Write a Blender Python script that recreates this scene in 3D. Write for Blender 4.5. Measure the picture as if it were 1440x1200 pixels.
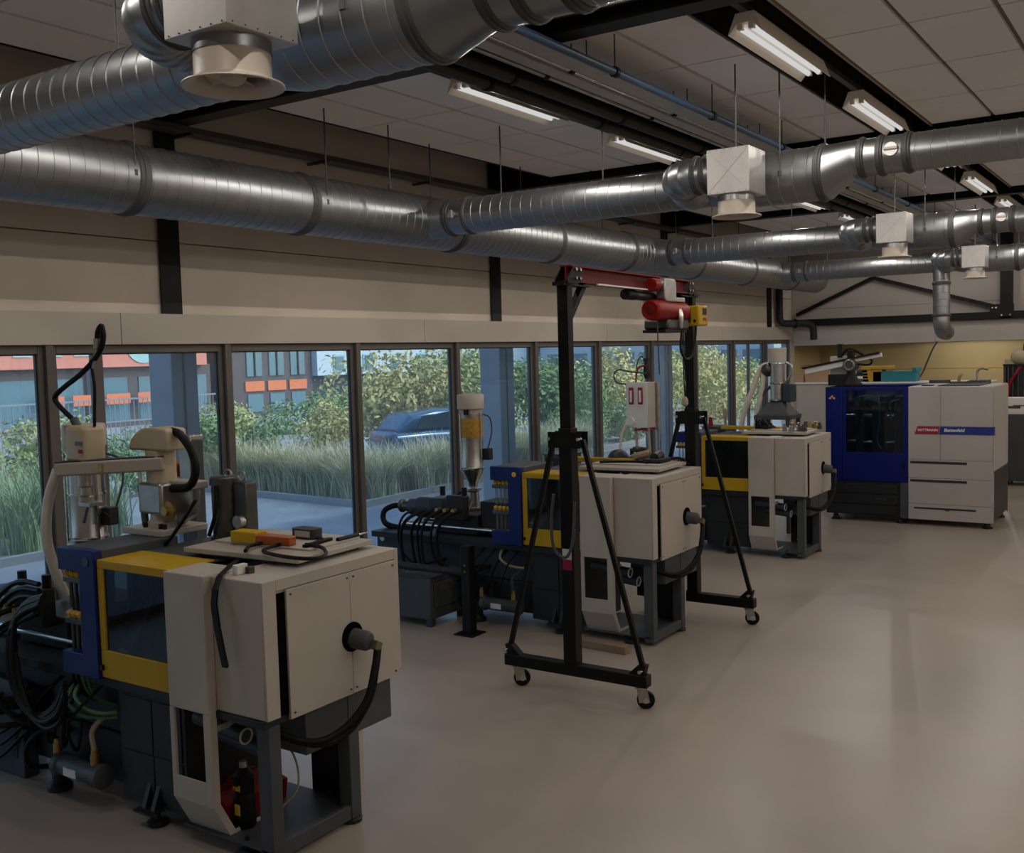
import bpy, math, random
from mathutils import Vector, Matrix
random.seed(7)
PI = math.pi
for o in list(bpy.data.objects): bpy.data.objects.remove(o)
SC = bpy.context.scene
COL = SC.collection
V = Vector

# ------------------------------------------------------------------ camera
YAW, PIT, ROL, FPX, HC = 0.5907949, 0.0686999, 0.0268351, 1450.9, 2.6
cF = V((math.cos(YAW)*math.cos(PIT), math.sin(YAW)*math.cos(PIT), -math.sin(PIT)))
_r = V((math.sin(YAW), -math.cos(YAW), 0)); _d = cF.cross(_r)
cR = _r*math.cos(ROL) + _d*math.sin(ROL); cD = -_r*math.sin(ROL) + _d*math.cos(ROL)
cam = bpy.data.cameras.new('camera'); camo = bpy.data.objects.new('camera', cam); COL.objects.link(camo)
cam.sensor_fit = 'HORIZONTAL'; cam.sensor_width = 36.0; cam.lens = FPX/1440*36; cam.clip_end = 400; cam.clip_start = 0.05
camo.matrix_world = Matrix(((cR.x, -cD.x, -cF.x, 0), (cR.y, -cD.y, -cF.y, 0), (cR.z, -cD.z, -cF.z, HC), (0, 0, 0, 1)))
SC.camera = camo
def ray(x, y): return cF + cR*((x-720)/FPX) + cD*((y-600)/FPX)
def _on(x, y, ax, v):
    k = ray(x, y); c = V((0, 0, HC)); return c + k*((v-c[ax])/k[ax])
def Xp(x, y, v): return _on(x, y, 0, v)
def Yp(x, y, v): return _on(x, y, 1, v)
def Zp(x, y, v=0.0): return _on(x, y, 2, v)

# ------------------------------------------------------------------ world, sun, exposure
W = bpy.data.worlds.new('world'); SC.world = W; W.use_nodes = True
wn = W.node_tree; bg = wn.nodes['Background']
sky = wn.nodes.new('ShaderNodeTexSky'); sky.sky_type = 'NISHITA'; sky.sun_disc = False
sky.sun_elevation = math.radians(38); sky.sun_rotation = math.radians(150); sky.dust_density = 3.0; sky.air_density = 1.2
wn.links.new(sky.outputs[0], bg.inputs[0]); bg.inputs[1].default_value = 0.42
sun = bpy.data.lights.new('sun', 'SUN'); sun.energy = 1.6; sun.angle = math.radians(6); sun.color = (1, .95, .86)
suno = bpy.data.objects.new('sun', sun); COL.objects.link(suno); suno.rotation_euler = (math.radians(31), 0, math.radians(25))
LAMP_W = 27.0
LAMP_COL = (1.0, 0.91, 0.82)
vs = SC.view_settings
vs.view_transform = 'Standard'; vs.look = 'None'; vs.gamma = 1.0; vs.use_curve_mapping = False; vs.exposure = 0.0

# ------------------------------------------------------------------ materials
def mat(name, col, rough=.5, metal=0.0, var=0.0, vscale=6.0, bump=0.0, bscale=60.0, rvar=0.0, spec=None, col2=None, stretch=None, detail=4.0, coat=0.0):
    m = bpy.data.materials.new(name); m.use_nodes = True; nt = m.node_tree; n = nt.nodes; L = nt.links
    b = n['Principled BSDF']; b.inputs['Base Color'].default_value = (*col, 1); b.inputs['Roughness'].default_value = rough; b.inputs['Metallic'].default_value = metal
    if spec is not None: b.inputs['Specular IOR Level'].default_value = spec
    if coat: b.inputs['Coat Weight'].default_value = coat
    tc = None
    def coord():
        nonlocal tc
        if tc is None:
            g = n.new('ShaderNodeNewGeometry'); tc = g.outputs['Position']
            if stretch:
                mp = n.new('ShaderNodeMapping'); mp.inputs['Scale'].default_value = stretch; L.new(tc, mp.inputs['Vector']); tc = mp.outputs[0]
        return tc
    if var or col2:
        nz = n.new('ShaderNodeTexNoise'); nz.inputs['Scale'].default_value = vscale; nz.inputs['Detail'].default_value = detail; L.new(coord(), nz.inputs['Vector'])
        cr = n.new('ShaderNodeValToRGB'); c2 = col2 if col2 else tuple(max(0, c*(1-var)) for c in col); c1 = col if col2 else tuple(min(1, c*(1+var*.6)) for c in col)
        cr.color_ramp.elements[0].position = .32; cr.color_ramp.elements[1].position = .68
        cr.color_ramp.elements[0].color = (*c2, 1); cr.color_ramp.elements[1].color = (*c1, 1)
        L.new(nz.outputs['Fac'], cr.inputs[0]); L.new(cr.outputs[0], b.inputs['Base Color'])
        if rvar:
            mr = n.new('ShaderNodeMapRange'); mr.inputs[3].default_value = max(0, rough-rvar); mr.inputs[4].default_value = rough+rvar
            L.new(nz.outputs['Fac'], mr.inputs[0]); L.new(mr.outputs[0], b.inputs['Roughness'])
    if bump:
        nb = n.new('ShaderNodeTexNoise'); nb.inputs['Scale'].default_value = bscale; nb.inputs['Detail'].default_value = 3; L.new(coord(), nb.inputs['Vector'])
        bp = n.new('ShaderNodeBump'); bp.inputs['Strength'].default_value = bump; bp.inputs['Distance'].default_value = .01
        L.new(nb.outputs['Fac'], bp.inputs['Height']); L.new(bp.outputs[0], b.inputs['Normal'])
    return m
def emit(name, col, s):
    m = bpy.data.materials.new(name); m.use_nodes = True; nt = m.node_tree; nt.nodes.clear()
    e = nt.nodes.new('ShaderNodeEmission'); e.inputs[0].default_value = (*col, 1); e.inputs[1].default_value = s
    o = nt.nodes.new('ShaderNodeOutputMaterial'); nt.links.new(e.outputs[0], o.inputs[0]); return m
def glassy(name, tint, refl=.06, haze=0.0, hcol=(.6, .7, .8), rough=.02, trans=1.0):
    m = bpy.data.materials.new(name); m.use_nodes = True; nt = m.node_tree; n = nt.nodes; n.clear(); L = nt.links
    t = n.new('ShaderNodeBsdfTransparent'); t.inputs[0].default_value = (*tint, 1)
    g = n.new('ShaderNodeBsdfGlossy'); g.inputs['Roughness'].default_value = rough; g.inputs[0].default_value = (.9, .93, 1, 1)
    lw = n.new('ShaderNodeLayerWeight'); pw = n.new('ShaderNodeMath'); pw.operation = 'POWER'; pw.inputs[1].default_value = 5.0; L.new(lw.outputs['Facing'], pw.inputs[0])
    ma = n.new('ShaderNodeMath'); ma.operation = 'MULTIPLY_ADD'; ma.inputs[1].default_value = .92; ma.inputs[2].default_value = .035; L.new(pw.outputs[0], ma.inputs[0]); lw.inputs[0].default_value = .5
    mx = n.new('ShaderNodeMixShader'); L.new(ma.outputs[0], mx.inputs[0]); L.new(t.outputs[0], mx.inputs[1]); L.new(g.outputs[0], mx.inputs[2])
    last = mx
    if haze:
        d = n.new('ShaderNodeBsdfDiffuse'); d.inputs[0].default_value = (*hcol, 1)
        tr = n.new('ShaderNodeBsdfTranslucent'); tr.inputs[0].default_value = (*hcol, 1)
        m1 = n.new('ShaderNodeMixShader'); m1.inputs[0].default_value = .5; L.new(d.outputs[0], m1.inputs[1]); L.new(tr.outputs[0], m1.inputs[2])
        nz = n.new('ShaderNodeTexNoise'); nz.inputs['Scale'].default_value = 2.5; gg = n.new('ShaderNodeNewGeometry'); L.new(gg.outputs['Position'], nz.inputs['Vector'])
        mr = n.new('ShaderNodeMapRange'); mr.inputs[3].default_value = haze*.75; mr.inputs[4].default_value = haze*1.25; L.new(nz.outputs['Fac'], mr.inputs[0])
        m2 = n.new('ShaderNodeMixShader'); L.new(mr.outputs[0], m2.inputs[0]); L.new(mx.outputs[0], m2.inputs[1]); L.new(m1.outputs[0], m2.inputs[2]); last = m2
    o = n.new('ShaderNodeOutputMaterial'); L.new(last.outputs[0], o.inputs[0]); return m
def leafmat(name, c1, c2, sc=3.0):
    m = mat(name, c1, .6, col2=c2, vscale=sc, detail=2)
    m.node_tree.nodes['Principled BSDF'].inputs['Specular IOR Level'].default_value = .2
    return m
M = {}
M['floor'] = mat('floor_coating', (.345, .295, .25), .32, var=.09, vscale=.9, rvar=.025, bump=.05, bscale=25, detail=8)
M['wall'] = mat('beige_wall', (.66, .59, .50), .75, var=.05, vscale=1.5, bump=.04, bscale=80)
M['fascia'] = mat('cream_fascia', (.48, .435, .38), .6, var=.03, vscale=1.2)
M['white_wall'] = mat('pale_wall', (.46, .43, .395), .7, var=.04, vscale=1.0)
M['yellow_wall'] = mat('ochre_wall', (.42, .335, .165), .75, var=.05, vscale=1.0)
M['deck'] = mat('roof_deck', (.34, .29, .24), .8, var=.1, vscale=2)
M['tile'] = mat('ceiling_tile', (.84, .82, .80), .85, var=.03, vscale=3, bump=.1, bscale=200)
M['tilegrid'] = mat('ceiling_grid', (.19, .18, .17), .7)
M['void'] = mat('open_gap', (.004, .004, .004), .95, spec=0.0)  # flat black painted in for the shade of gaps and holes
M['bronze'] = mat('dull_bronze', (.17, .135, .09), .45, .5)
M['black'] = mat('black_steel', (.009, .009, .010), .5, spec=.25, var=.3, vscale=5)
M['blackgloss'] = mat('black_paint', (.006, .006, .0065), .5, spec=.2, var=.2, vscale=9)
M['rubber'] = mat('black_rubber', (.006, .006, .0065), .5, spec=.18)
M['frame'] = mat('bronze_window_frame', (.105, .09, .078), .5, var=.08, vscale=6)
M['framedark'] = mat('dark_window_seal', (.02, .022, .028), .5)
M['glass'] = glassy('window_glass', (.74, .83, .88), haze=.06, hcol=(.46, .60, .72))
M['zinc'] = mat('galvanized_sheet', (.31, .325, .335), .36, .95, var=.06, vscale=9, rvar=.03, detail=2)
M['zincdark'] = mat('joint_band_zinc', (.085, .085, .085), .55, .5, var=.1, vscale=10)
M['zincbox'] = mat('pale_galvanized_sheet', (.50, .49, .475), .45, .7, var=.08, vscale=9, rvar=.08)
M['cream'] = mat('cream_paint', (.52, .46, .39), .45, var=.03, vscale=5)
M['lampwhite'] = mat('lamp_housing_cream', (.92, .84, .72), .5)
M['tube'] = emit('fluorescent_tube', (1, 1, .98), .62)
M['rod'] = mat('threaded_rod', (.05, .047, .045), .6, .0)
M['pipeblack'] = mat('insulated_pipe', (.022, .021, .02), .6, var=.2, vscale=8)
M['conduit'] = mat('conduit_beige', (.42, .38, .33), .5, .2, var=.1, vscale=6)
M['bluepipe'] = mat('blue_air_pipe', (.022, .055, .11), .4, var=.1, vscale=5)
M['mwhite'] = mat('machine_warm_white', (.44, .40, .355), .5, spec=.3, var=.04, vscale=4, bump=.02, bscale=120)
M['myellow'] = mat('machine_yellow', (.48, .30, .012), .45, spec=.2, var=.06, vscale=5)
M['mblue'] = mat('machine_blue', (.004, .016, .13), .42, spec=.25, var=.08, vscale=4)
M['mdark'] = mat('machine_dark_grey', (.018, .020, .023), .5, spec=.3, var=.2, vscale=5)
M['mgrey'] = mat('machine_grey', (.062, .069, .078), .5, spec=.3, var=.12, vscale=5)
M['mgreyblue'] = mat('machine_slate', (.032, .046, .064), .5, spec=.3, var=.15, vscale=5)
M['smoke'] = glassy('smoked_guard_window', (.34, .37, .36), haze=.08, hcol=(.16, .18, .18))
M['tint'] = glassy('tinted_press_window', (.50, .56, .62), haze=.05, hcol=(.10, .13, .18))
M['clear'] = glassy('clear_plastic', (.75, .75, .7), haze=.15, hcol=(.6, .6, .5))
M['chrome'] = mat('bright_steel', (.62, .62, .61), .22, 1.0)
M['steel'] = mat('brushed_steel', (.42, .41, .40), .35, .9, var=.15, vscale=10)
M['dsteel'] = mat('dark_steel', (.10, .10, .10), .4, .8, var=.2, vscale=10)
M['brass'] = mat('brass_fitting', (.42, .28, .10), .4, .9)
M['knob'] = mat('yellow_knob', (.65, .38, .02), .4)
M['rbeige'] = mat('robot_cream', (.46, .39, .27), .4, var=.03, vscale=5)
M['rwhite'] = mat('robot_arm_white', (.40, .365, .32), .4)
M['red'] = mat('hoist_red', (.24, .007, .006), .45, spec=.2, var=.1, vscale=6)
M['dred'] = mat('crane_beam_red', (.14, .008, .009), .5, spec=.2, var=.1, vscale=4)
M['orange'] = mat('orange_plastic', (.36, .08, .012), .4)
M['wood'] = mat('pine_block', (.26, .17, .10), .7, var=.25, vscale=7, stretch=(1, .2, 3))
M['card'] = mat('cardboard', (.42, .27, .17), .8, var=.08, vscale=4)
M['white'] = mat('white_plastic', (.72, .71, .70), .45)
M['bwwhite'] = mat('press_white', (.42, .40, .385), .42, var=.025, vscale=3)
M['bwblue'] = mat('press_blue', (.003, .010, .13), .38, spec=.25, var=.05, vscale=3)
M['bwnavy'] = mat('strip_navy', (.012, .03, .22), .4)
M['bwred'] = mat('strip_red', (.28, .012, .05), .4)
M['textw'] = mat('print_white', (.75, .75, .75), .5)
M['texty'] = mat('print_yellow', (.75, .5, .03), .5)
M['emblem'] = mat('emblem_orange', (.75, .38, .06), .5)
M['screen'] = mat('dark_display', (.02, .03, .06), .2)
M['green'] = mat('green_hose', (.05, .16, .07), .45)
M['tan'] = mat('tan_hose', (.33, .27, .19), .5)
M['whitehose'] = mat('white_hose', (.62, .58, .50), .5, bump=.3, bscale=200)
M['teal'] = mat('teal_crate', (.02, .20, .26), .5)
M['mustard'] = mat('mustard_crate', (.50, .28, .03), .5)
M['amber'] = mat('granulate_amber', (.45, .25, .03), .5, var=.3, vscale=40)
M['pave'] = mat('clay_pavers', (.27, .295, .32), .8, var=.18, vscale=1.2, detail=8)
M['soil'] = mat('gravel_bed', (.24, .21, .17), .9, var=.3, vscale=8)
M['kerb'] = mat('concrete_kerb', (.30, .31, .32), .85, var=.1, vscale=5)
M['grass'] = leafmat('grass_green', (.44, .50, .24), (.25, .37, .18), 2.0)
M['grass2'] = leafmat('grass_straw', (.80, .70, .50), (.62, .58, .34), 2.0)
M['shrubA'] = leafmat('shrub_olive', (.52, .50, .20), (.26, .33, .12), 2.5)
M['shrubB'] = leafmat('shrub_green', (.28, .40, .15), (.12, .22, .09), 2.5)
M['shrubC'] = leafmat('shrub_yellow', (.68, .58, .24), (.42, .42, .17), 2.5)
M['bark'] = mat('bark', (.09, .065, .045), .9)
M['extcol'] = mat('grey_concrete_post', (.25, .28, .33), .8, var=.08, vscale=3)
M['bpink'] = mat('salmon_cladding', (.55, .20, .15), .7, var=.05, vscale=1)
M['bbrown'] = mat('brown_brick', (.085, .07, .075), .8, var=.15, vscale=3)
M['bpale'] = mat('perforated_pale_cladding', (.42, .52, .60), .6, var=.1, vscale=20)
M['bglass'] = mat('facade_glass', (.10, .19, .24), .12)
M['bglassl'] = mat('facade_glass_pale', (.28, .46, .50), .15)
M['borange'] = mat('orange_panel', (.60, .16, .06), .6)
M['carblue'] = mat('car_blue', (.045, .11, .20), .25, .4, coat=.6)
M['carglass'] = mat('car_window', (.03, .05, .07), .08)
M['tyre'] = mat('tyre', (.012, .012, .012), .8)
M['plate'] = mat('yellow_plate', (.75, .52, .04), .5)

# ------------------------------------------------------------------ mesh tools
def basis(d):
    d = V(d).normalized(); a = V((0, 0, 1)) if abs(d.z) < .95 else V((1, 0, 0))
    x = a.cross(d).normalized(); return x, d.cross(x), d
class MB:
    def __init__(s): s.v = []; s.f = []; s.M = None
    def add(s, vs, fs):
        n = len(s.v)
        s.v += [tuple(s.M @ V(p)) if s.M else tuple(p) for p in vs]; s.f += [tuple(i+n for i in f) for f in fs]; return s
    def box(s, x0, y0, z0, x1, y1, z1):
        return s.add([(x0, y0, z0), (x1, y0, z0), (x1, y1, z0), (x0, y1, z0), (x0, y0, z1), (x1, y0, z1), (x1, y1, z1), (x0, y1, z1)],
                     [(0, 3, 2, 1), (4, 5, 6, 7), (0, 1, 5, 4), (1, 2, 6, 5), (2, 3, 7, 6), (3, 0, 4, 7)])
    def obox(s, c, size, rot):     # centred box with an euler rotation
        old = s.M; m = Matrix.Translation(V(c)) @ rot; s.M = (old @ m) if old else m
        a, b, h = [q/2 for q in size]; s.box(-a, -b, -h, a, b, h); s.M = old; return s
    def beam(s, p0, p1, w, h):     # rectangular bar between two points
        p0, p1 = V(p0), V(p1); x, y, d = basis(p1-p0); vs = []
        for p in (p0, p1):
            for a, b in ((-1, -1), (1, -1), (1, 1), (-1, 1)): vs.append(p + x*(a*w/2) + y*(b*h/2))
        return s.add(vs, [(0, 3, 2, 1), (4, 5, 6, 7), (0, 1, 5, 4), (1, 2, 6, 5), (2, 3, 7, 6), (3, 0, 4, 7)])
    def lathe(s, p0, d, prof, n=24, cap=True):
        x, y, d = basis(d); p0 = V(p0); vs = []; fs = []
        for t, r in prof:
            for i in range(n):
                a = 2*PI*i/n; vs.append(p0 + d*t + x*(r*math.cos(a)) + y*(r*math.sin(a)))
        for k in range(len(prof)-1):
            for i in range(n):
                j = (i+1) % n; fs.append((k*n+i, k*n+j, (k+1)*n+j, (k+1)*n+i))
        if cap: fs.append(tuple(range(n-1, -1, -1))); fs.append(tuple((len(prof)-1)*n+i for i in range(n)))
        return s.add(vs, fs)
    def cyl(s, p0, p1, r0, r1=None, n=20, cap=True):
        p0, p1 = V(p0), V(p1); L = (p1-p0).length
        return s.lathe(p0, p1-p0, [(0, r0), (L, r0 if r1 is None else r1)], n, cap)
    def tube(s, pts, r, n=8, sub=5, cap=True):
        P = [V(p) for p in pts]
        if len(P) > 2 and sub > 1:
            Q = []
            for i in range(len(P)-1):
                a = P[i-1] if i else P[i]*2-P[i+1]; b = P[i]; c = P[i+1]; e = P[i+2] if i+2 < len(P) else P[i+1]*2-P[i]
                for k in range(sub):
                    t = k/sub; Q.append(.5*((2*b)+(c-a)*t+(2*a-5*b+4*c-e)*t*t+(3*b-a-3*c+e)*t**3))
            Q.append(P[-1]); P = Q
        vs = []; fs = []; d = (P[1]-P[0]).normalized(); x, y, d = basis(d)
        for i, p in enumerate(P):
            nd = (P[min(i+1, len(P)-1)]-P[max(i-1, 0)])
            if nd.length > 1e-9:
                nd.normalize(); x = (x-nd*x.dot(nd)); x = x.normalized() if x.length > 1e-6 else basis(nd)[0]; y = nd.cross(x)
            rr = r[min(i*len(r)//len(P), len(r)-1)] if isinstance(r, (list, tuple)) else r
            for k in range(n):
                a = 2*PI*k/n; vs.append(p + x*(rr*math.cos(a)) + y*(rr*math.sin(a)))
        for i in range(len(P)-1):
            for k in range(n):
                j = (k+1) % n; fs.append((i*n+k, i*n+j, (i+1)*n+j, (i+1)*n+k))
        if cap: fs.append(tuple(range(n-1, -1, -1))); fs.append(tuple((len(P)-1)*n+k for k in range(n)))
        return s.add(vs, fs)
    def prism(s, poly, ax, a0, a1):
        n = len(poly); mk = {'x': lambda p, a: (a, p[0], p[1]), 'y': lambda p, a: (p[0], a, p[1]), 'z': lambda p, a: (p[0], p[1], a)}[ax]
        vs = [mk(p, a0) for p in poly]+[mk(p, a1) for p in poly]
        return s.add(vs, [tuple(range(n-1, -1, -1)), tuple(range(n, 2*n))]+[(i, (i+1) % n, n+(i+1) % n, n+i) for i in range(n)])
    def ell(s, c, rx, ry, rz, nu=16, nv=10, t0=0.0, t1=PI):
        vs = []; fs = []
        for j in range(nv+1):
            t = t0+(t1-t0)*j/nv
            for i in range(nu):
                a = 2*PI*i/nu; vs.append((c[0]+rx*math.sin(t)*math.cos(a), c[1]+ry*math.sin(t)*math.sin(a), c[2]+rz*math.cos(t)))
        for j in range(nv):
            for i in range(nu):
                k = (i+1) % nu; fs.append((j*nu+i, (j+1)*nu+i, (j+1)*nu+k, j*nu+k))
        return s.add(vs, fs)
    def torus(s, c, d, R, r, n=24, m=8, a0=0, a1=2*PI):
        x, y, d = basis(d); c = V(c); k = n if a1-a0 > 6.2 else n+1
        pts = [c+x*(R*math.cos(a0+(a1-a0)*i/n))+y*(R*math.sin(a0+(a1-a0)*i/n)) for i in range(k)]
        if k == n: pts.append(pts[0])
        return s.tube(pts, r, m, 1, k != n)
    def rbox(s, x0, y0, z0, x1, y1, z1, r, ax='z', n=4):   # box with rounded corners around one axis
        c = {'z': (x0, y0, x1, y1), 'x': (y0, z0, y1, z1), 'y': (x0, z0, x1, z1)}[ax]; lo, hi = {'z': (z0, z1), 'x': (x0, x1), 'y': (y0, y1)}[ax]
        pl = []
        for cx, cy, a in ((c[2]-r, c[3]-r, 0), (c[0]+r, c[3]-r, PI/2), (c[0]+r, c[1]+r, PI), (c[2]-r, c[1]+r, 1.5*PI)):
            for i in range(n+1): t = a+PI/2*i/n; pl.append((cx+r*math.cos(t), cy+r*math.sin(t)))
        return s.prism(pl, ax, lo, hi)
    def mesh(s, name, m, sharp=35):
        me = bpy.data.meshes.new(name); me.from_pydata(s.v, [], s.f); me.materials.append(m)
        me.polygons.foreach_set('use_smooth', [True]*len(me.polygons)); me.update()
        me.set_sharp_from_angle(angle=math.radians(sharp)); return me
    def build(s, name, m, parent=None, bevel=0.0, label=None, seg=2):
        if isinstance(m, str): m = M[m]
        o = bpy.data.objects.new(name, s.mesh(name, m)); COL.objects.link(o)
        if parent: o.parent = parent
        if bevel:
            b = o.modifiers.new('bevel', 'BEVEL'); b.width = bevel; b.segments = seg; b.limit_method = 'ANGLE'; b.angle_limit = math.radians(40)
        if label: o['label'] = label
        return o
def tag(o, label, cat, group=None):
    o['label'] = label; o['category'] = cat
    if group: o['group'] = group
    return o
def thing(name, label, cat, loc=(0, 0, 0), group=None, rz=0.0, sc=1.0):
    o = bpy.data.objects.new(name, None); COL.objects.link(o); o.location = loc; o.rotation_euler = (0, 0, rz); o.scale = (sc, sc, sc); o.empty_display_size = .1
    return tag(o, label, cat, group)
def struct(o): o['kind'] = 'structure'; return o
def stuff(o): o['kind'] = 'stuff'; return o
def copy_tree(o, parent=None, loc=None, label=None):
    c = o.copy(); COL.objects.link(c); c.parent = parent
    if loc is not None: c.location = loc
    if label: c['label'] = label
    for ch in list(o.children): copy_tree(ch, c)
    return c
def B(x0, y0, z0, x1, y1, z1): return MB().box(x0, y0, z0, x1, y1, z1)
def frange(a, b, d):
    r = []
    while a < b: r.append(a); a += d
    return r
def repeat(name, mb, m, parent, locs, bevel=0):
    o = mb.build(name, m, parent, bevel); o.location = locs[0]
    for l in locs[1:]:
        c = o.copy(); COL.objects.link(c); c.parent = parent; c.location = l
    return o
def hose(p, pts, r, m='rubber', name='hose', n=8): return MB().tube(pts, r, n).build(name, m, p)
def text_part(txt, size, m, parent, loc, rot, name, shear=0.0, ext=.001):
    cu = bpy.data.curves.new('t', 'FONT'); cu.body = txt; cu.size = size; cu.extrude = ext; cu.shear = shear; cu.offset = size*.02; cu.align_x = 'CENTER'; cu.align_y = 'CENTER'
    to = bpy.data.objects.new('t', cu); COL.objects.link(to); bpy.context.view_layer.update()
    me = bpy.data.meshes.new_from_object(to.evaluated_get(bpy.context.evaluated_depsgraph_get())); bpy.data.objects.remove(to)
    me.materials.clear(); me.materials.append(M[m]); o = bpy.data.objects.new(name, me); COL.objects.link(o); o.parent = parent; o.location = loc; o.rotation_euler = rot
    return o
FACE_MX = (PI/2, 0, -PI/2)     # text that reads from -X looking to +X
FACE_MY = (PI/2, 0, 0)         # text that reads from -Y

# =================================================================== ROOM
X0, X1, Y0, Y1 = -4.0, 26.9, -7.0, 9.05
struct(B(X0-.3, Y0-.3, -.2, 29.6, 9.12, 0).build('floor', 'floor'))
# window wall: panels above the fascia, split at the steel columns
wl = struct(B(X0, 9.13, 3.10, X1+.2, 9.3, 5.85).build('wall_left', 'deck'))
COLX = [1.08, 7.10, 13.12, 19.14, 25.16]
ed = [X0]+COLX+[X1+.2]
for i in range(len(ed)-1):
    B(ed[i]+.004, 9.06, 3.10, ed[i+1]-.004, 9.13, 3.88).build('wall_panel', 'wall', wl, .004)
    B(ed[i]+.004, 9.06, 3.89, ed[i+1]-.004, 9.13, 5.8).build('wall_panel', 'wall', wl, .004)
fa = struct(B(X0, 9.02, 2.82, X1, 9.30, 3.125).build('trim_1', 'fascia'))
xs = [X0, 1.0, 6.45, 11.3, 16.6, 22., X1]
for i in range(6): B(xs[i]+.003, 9.0, 2.815, xs[i+1]-.003, 9.02, 3.13).build('fascia_board', 'fascia', fa, .003)
# windows
WX = [-2.88, -.74, 1.40, 3.54, 5.68, 7.82, 9.96, 12.10, 14.24, 16.38, 18.52, 20.66, 22.80, 24.94, 26.80]
for i in range(len(WX)-1):
    a, b = WX[i], WX[i+1]
    w = struct(bpy.data.objects.new('window_%d' % (i+1), None)); COL.objects.link(w); w.location = (a, 9.1, 0)
    L = b-a; fr = .055
    m = MB()
    m.box(.04, -.03, .0, .04+fr, .05, 2.83); m.box(L-.04-fr, -.03, .0, L-.04, .05, 2.83); m.box(.04+fr, -.03, 2.80-fr*1.3, L-.04-fr, .05, 2.83); m.box(.04+fr, -.03, 0, L-.04-fr, .05, .09)
    m.build('window_frame', 'frame', w, .006)
    m = MB(); q = .012
    m.box(.04+fr, .0, .09, .04+fr+q, .03, 2.73); m.box(L-.04-fr-q, .0, .09, L-.04-fr, .03, 2.73); m.box(.04+fr, 0, 2.718, L-.04-fr, .03, 2.73)
    m.build('seal', 'framedark', w)
    if i == 4: B(.49, -.02, .09, .60, .05, 2.74).build('glazing_bar', 'frame', w, .005)
    if i == 12: B(1.05, -.02, .09, 1.10, .05, 2.74).build('glazing_bar', 'frame', w, .005)
    if i == 13:
        m = MB(); m.box(.35, -.02, .09, .47, .05, 2.6); m.box(L-.5, -.02, .09, L-.3, .05, 2.6); m.box(.47, -.02, 2.45, L-.5, .05, 2.6); m.build('door_frame', 'white', w, .005)
    B(.04+fr, .012, .09, L-.04-fr, .022, 2.73).build('pane', 'glass', w)
    struct(B(a-.04, 9.02, 0, a+.04, 9.2, 2.82).build('trim_%d' % (i+2), 'frame', None, .006))
struct(B(26.76, 9.02, 0, 26.9, 9.3, 2.82).build('trim_16', 'white_wall'))
# rest of the shell
struct(B(X0-.3, Y0-.2, 0, X0, 9.3, 5.85).build('wall_rear', 'wall'))
struct(B(X0, Y0-.3, 0, 29.6, Y0, 5.85).build('wall_right', 'wall'))
wb = struct(B(26.9, Y0, 3.15, 27.1, 9.3, 5.85).build('wall_back', 'white_wall'))
fb = struct(B(26.84, Y0, 2.65, 27.1, 9.02, 3.15).build('trim_17', 'white_wall'))
for a, b in ((Y0, -2.), (-2., 2.2), (2.2, 5.45), (5.45, 8.99)): B(26.82, a+.004, 2.655, 26.84, b-.004, 3.145).build('fascia_board', 'white_wall', fb, .003)
for a, b in ((Y0, -1.6), (-1.6, 3.6), (3.98, 9.03)): B(26.88, a+.004, 3.6, 26.9, b-.004, 5.8).build('wall_panel', 'white_wall', wb, .003)
struct(B(29.3, Y0, 0, 29.5, 9.3, 3.2).build('wall_alcove', 'yellow_wall'))
for z in (1.95,): struct(B(29.285, Y0, z, 29.3, 9.0, z+.02).build('trim_18', 'mustard'))
struct(B(27.1, 9.05, 0, 29.3, 9.3, 3.2).build('wall_alcove_side', 'yellow_wall'))
struct(B(27.1, Y0, 3.0, 29.3, 9.3, 3.2).build('ceiling_alcove', 'white_wall'))
# ceiling: deck with lowered tile fields
ce = struct(B(X0, Y0, 5.8, X1+.2, 9.3, 5.95).build('ceiling', 'deck'))
ZC = 5.172
def tile_field(ya, yb, n, detail_from):
    B(X0, ya, ZC+.03, X1, yb, ZC+.05).build('ceiling_grid', 'tilegrid', ce)
    pitch = (yb-ya)/n; me = {}
    for j in range(n):
        t1 = yb-j*pitch; t0 = t1-pitch
        if t0 < detail_from: continue
        for xb in COLX[:-1]:
            for a, w in ((.12, .21), (.33, 1.41), (1.74, 1.41), (3.15, 1.41), (4.56, 1.34)):
                if w not in me: me[w] = B(0, 0, 0, w-.022, pitch-.045, .03).mesh('ceiling_tile', M['tile'])
                o = bpy.data.objects.new('ceiling_tile', me[w]); COL.objects.link(o); o.parent = ce; o.location = (xb+a+.007, t0+.02, ZC)
tile_field(5.83, 7.95, 3, -99); tile_field(3.32, 4.62, 2, -99); tile_field(-.66, 2.70, 5, -.7)
B(X0, Y0, ZC, X1, -.66, ZC+.03).build('ceiling_tile', 'tile', ce)
for y0_, y1_ in ((5.83, 7.95), (3.32, 4.62), (-.66, 2.70)): B(X0, y0_, ZC, COLX[0]-.1, y1_, ZC+.03).build('ceiling_tile', 'tile', ce); B(COLX[-1]+.12, y0_, ZC, X1, y1_, ZC+.03).build('ceiling_tile', 'tile', ce)
for i, (y, mm) in enumerate(((3.31, 'black'), (2.71, 'deck'), (5.82, 'black'), (4.63, 'black'), (7.96, 'black'))): struct(B(X0, y-.01, ZC-.005, X1, y+.01, 5.8 if i != 4 else ZC+.06).build('trim_%d' % (19+i), mm))
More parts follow.
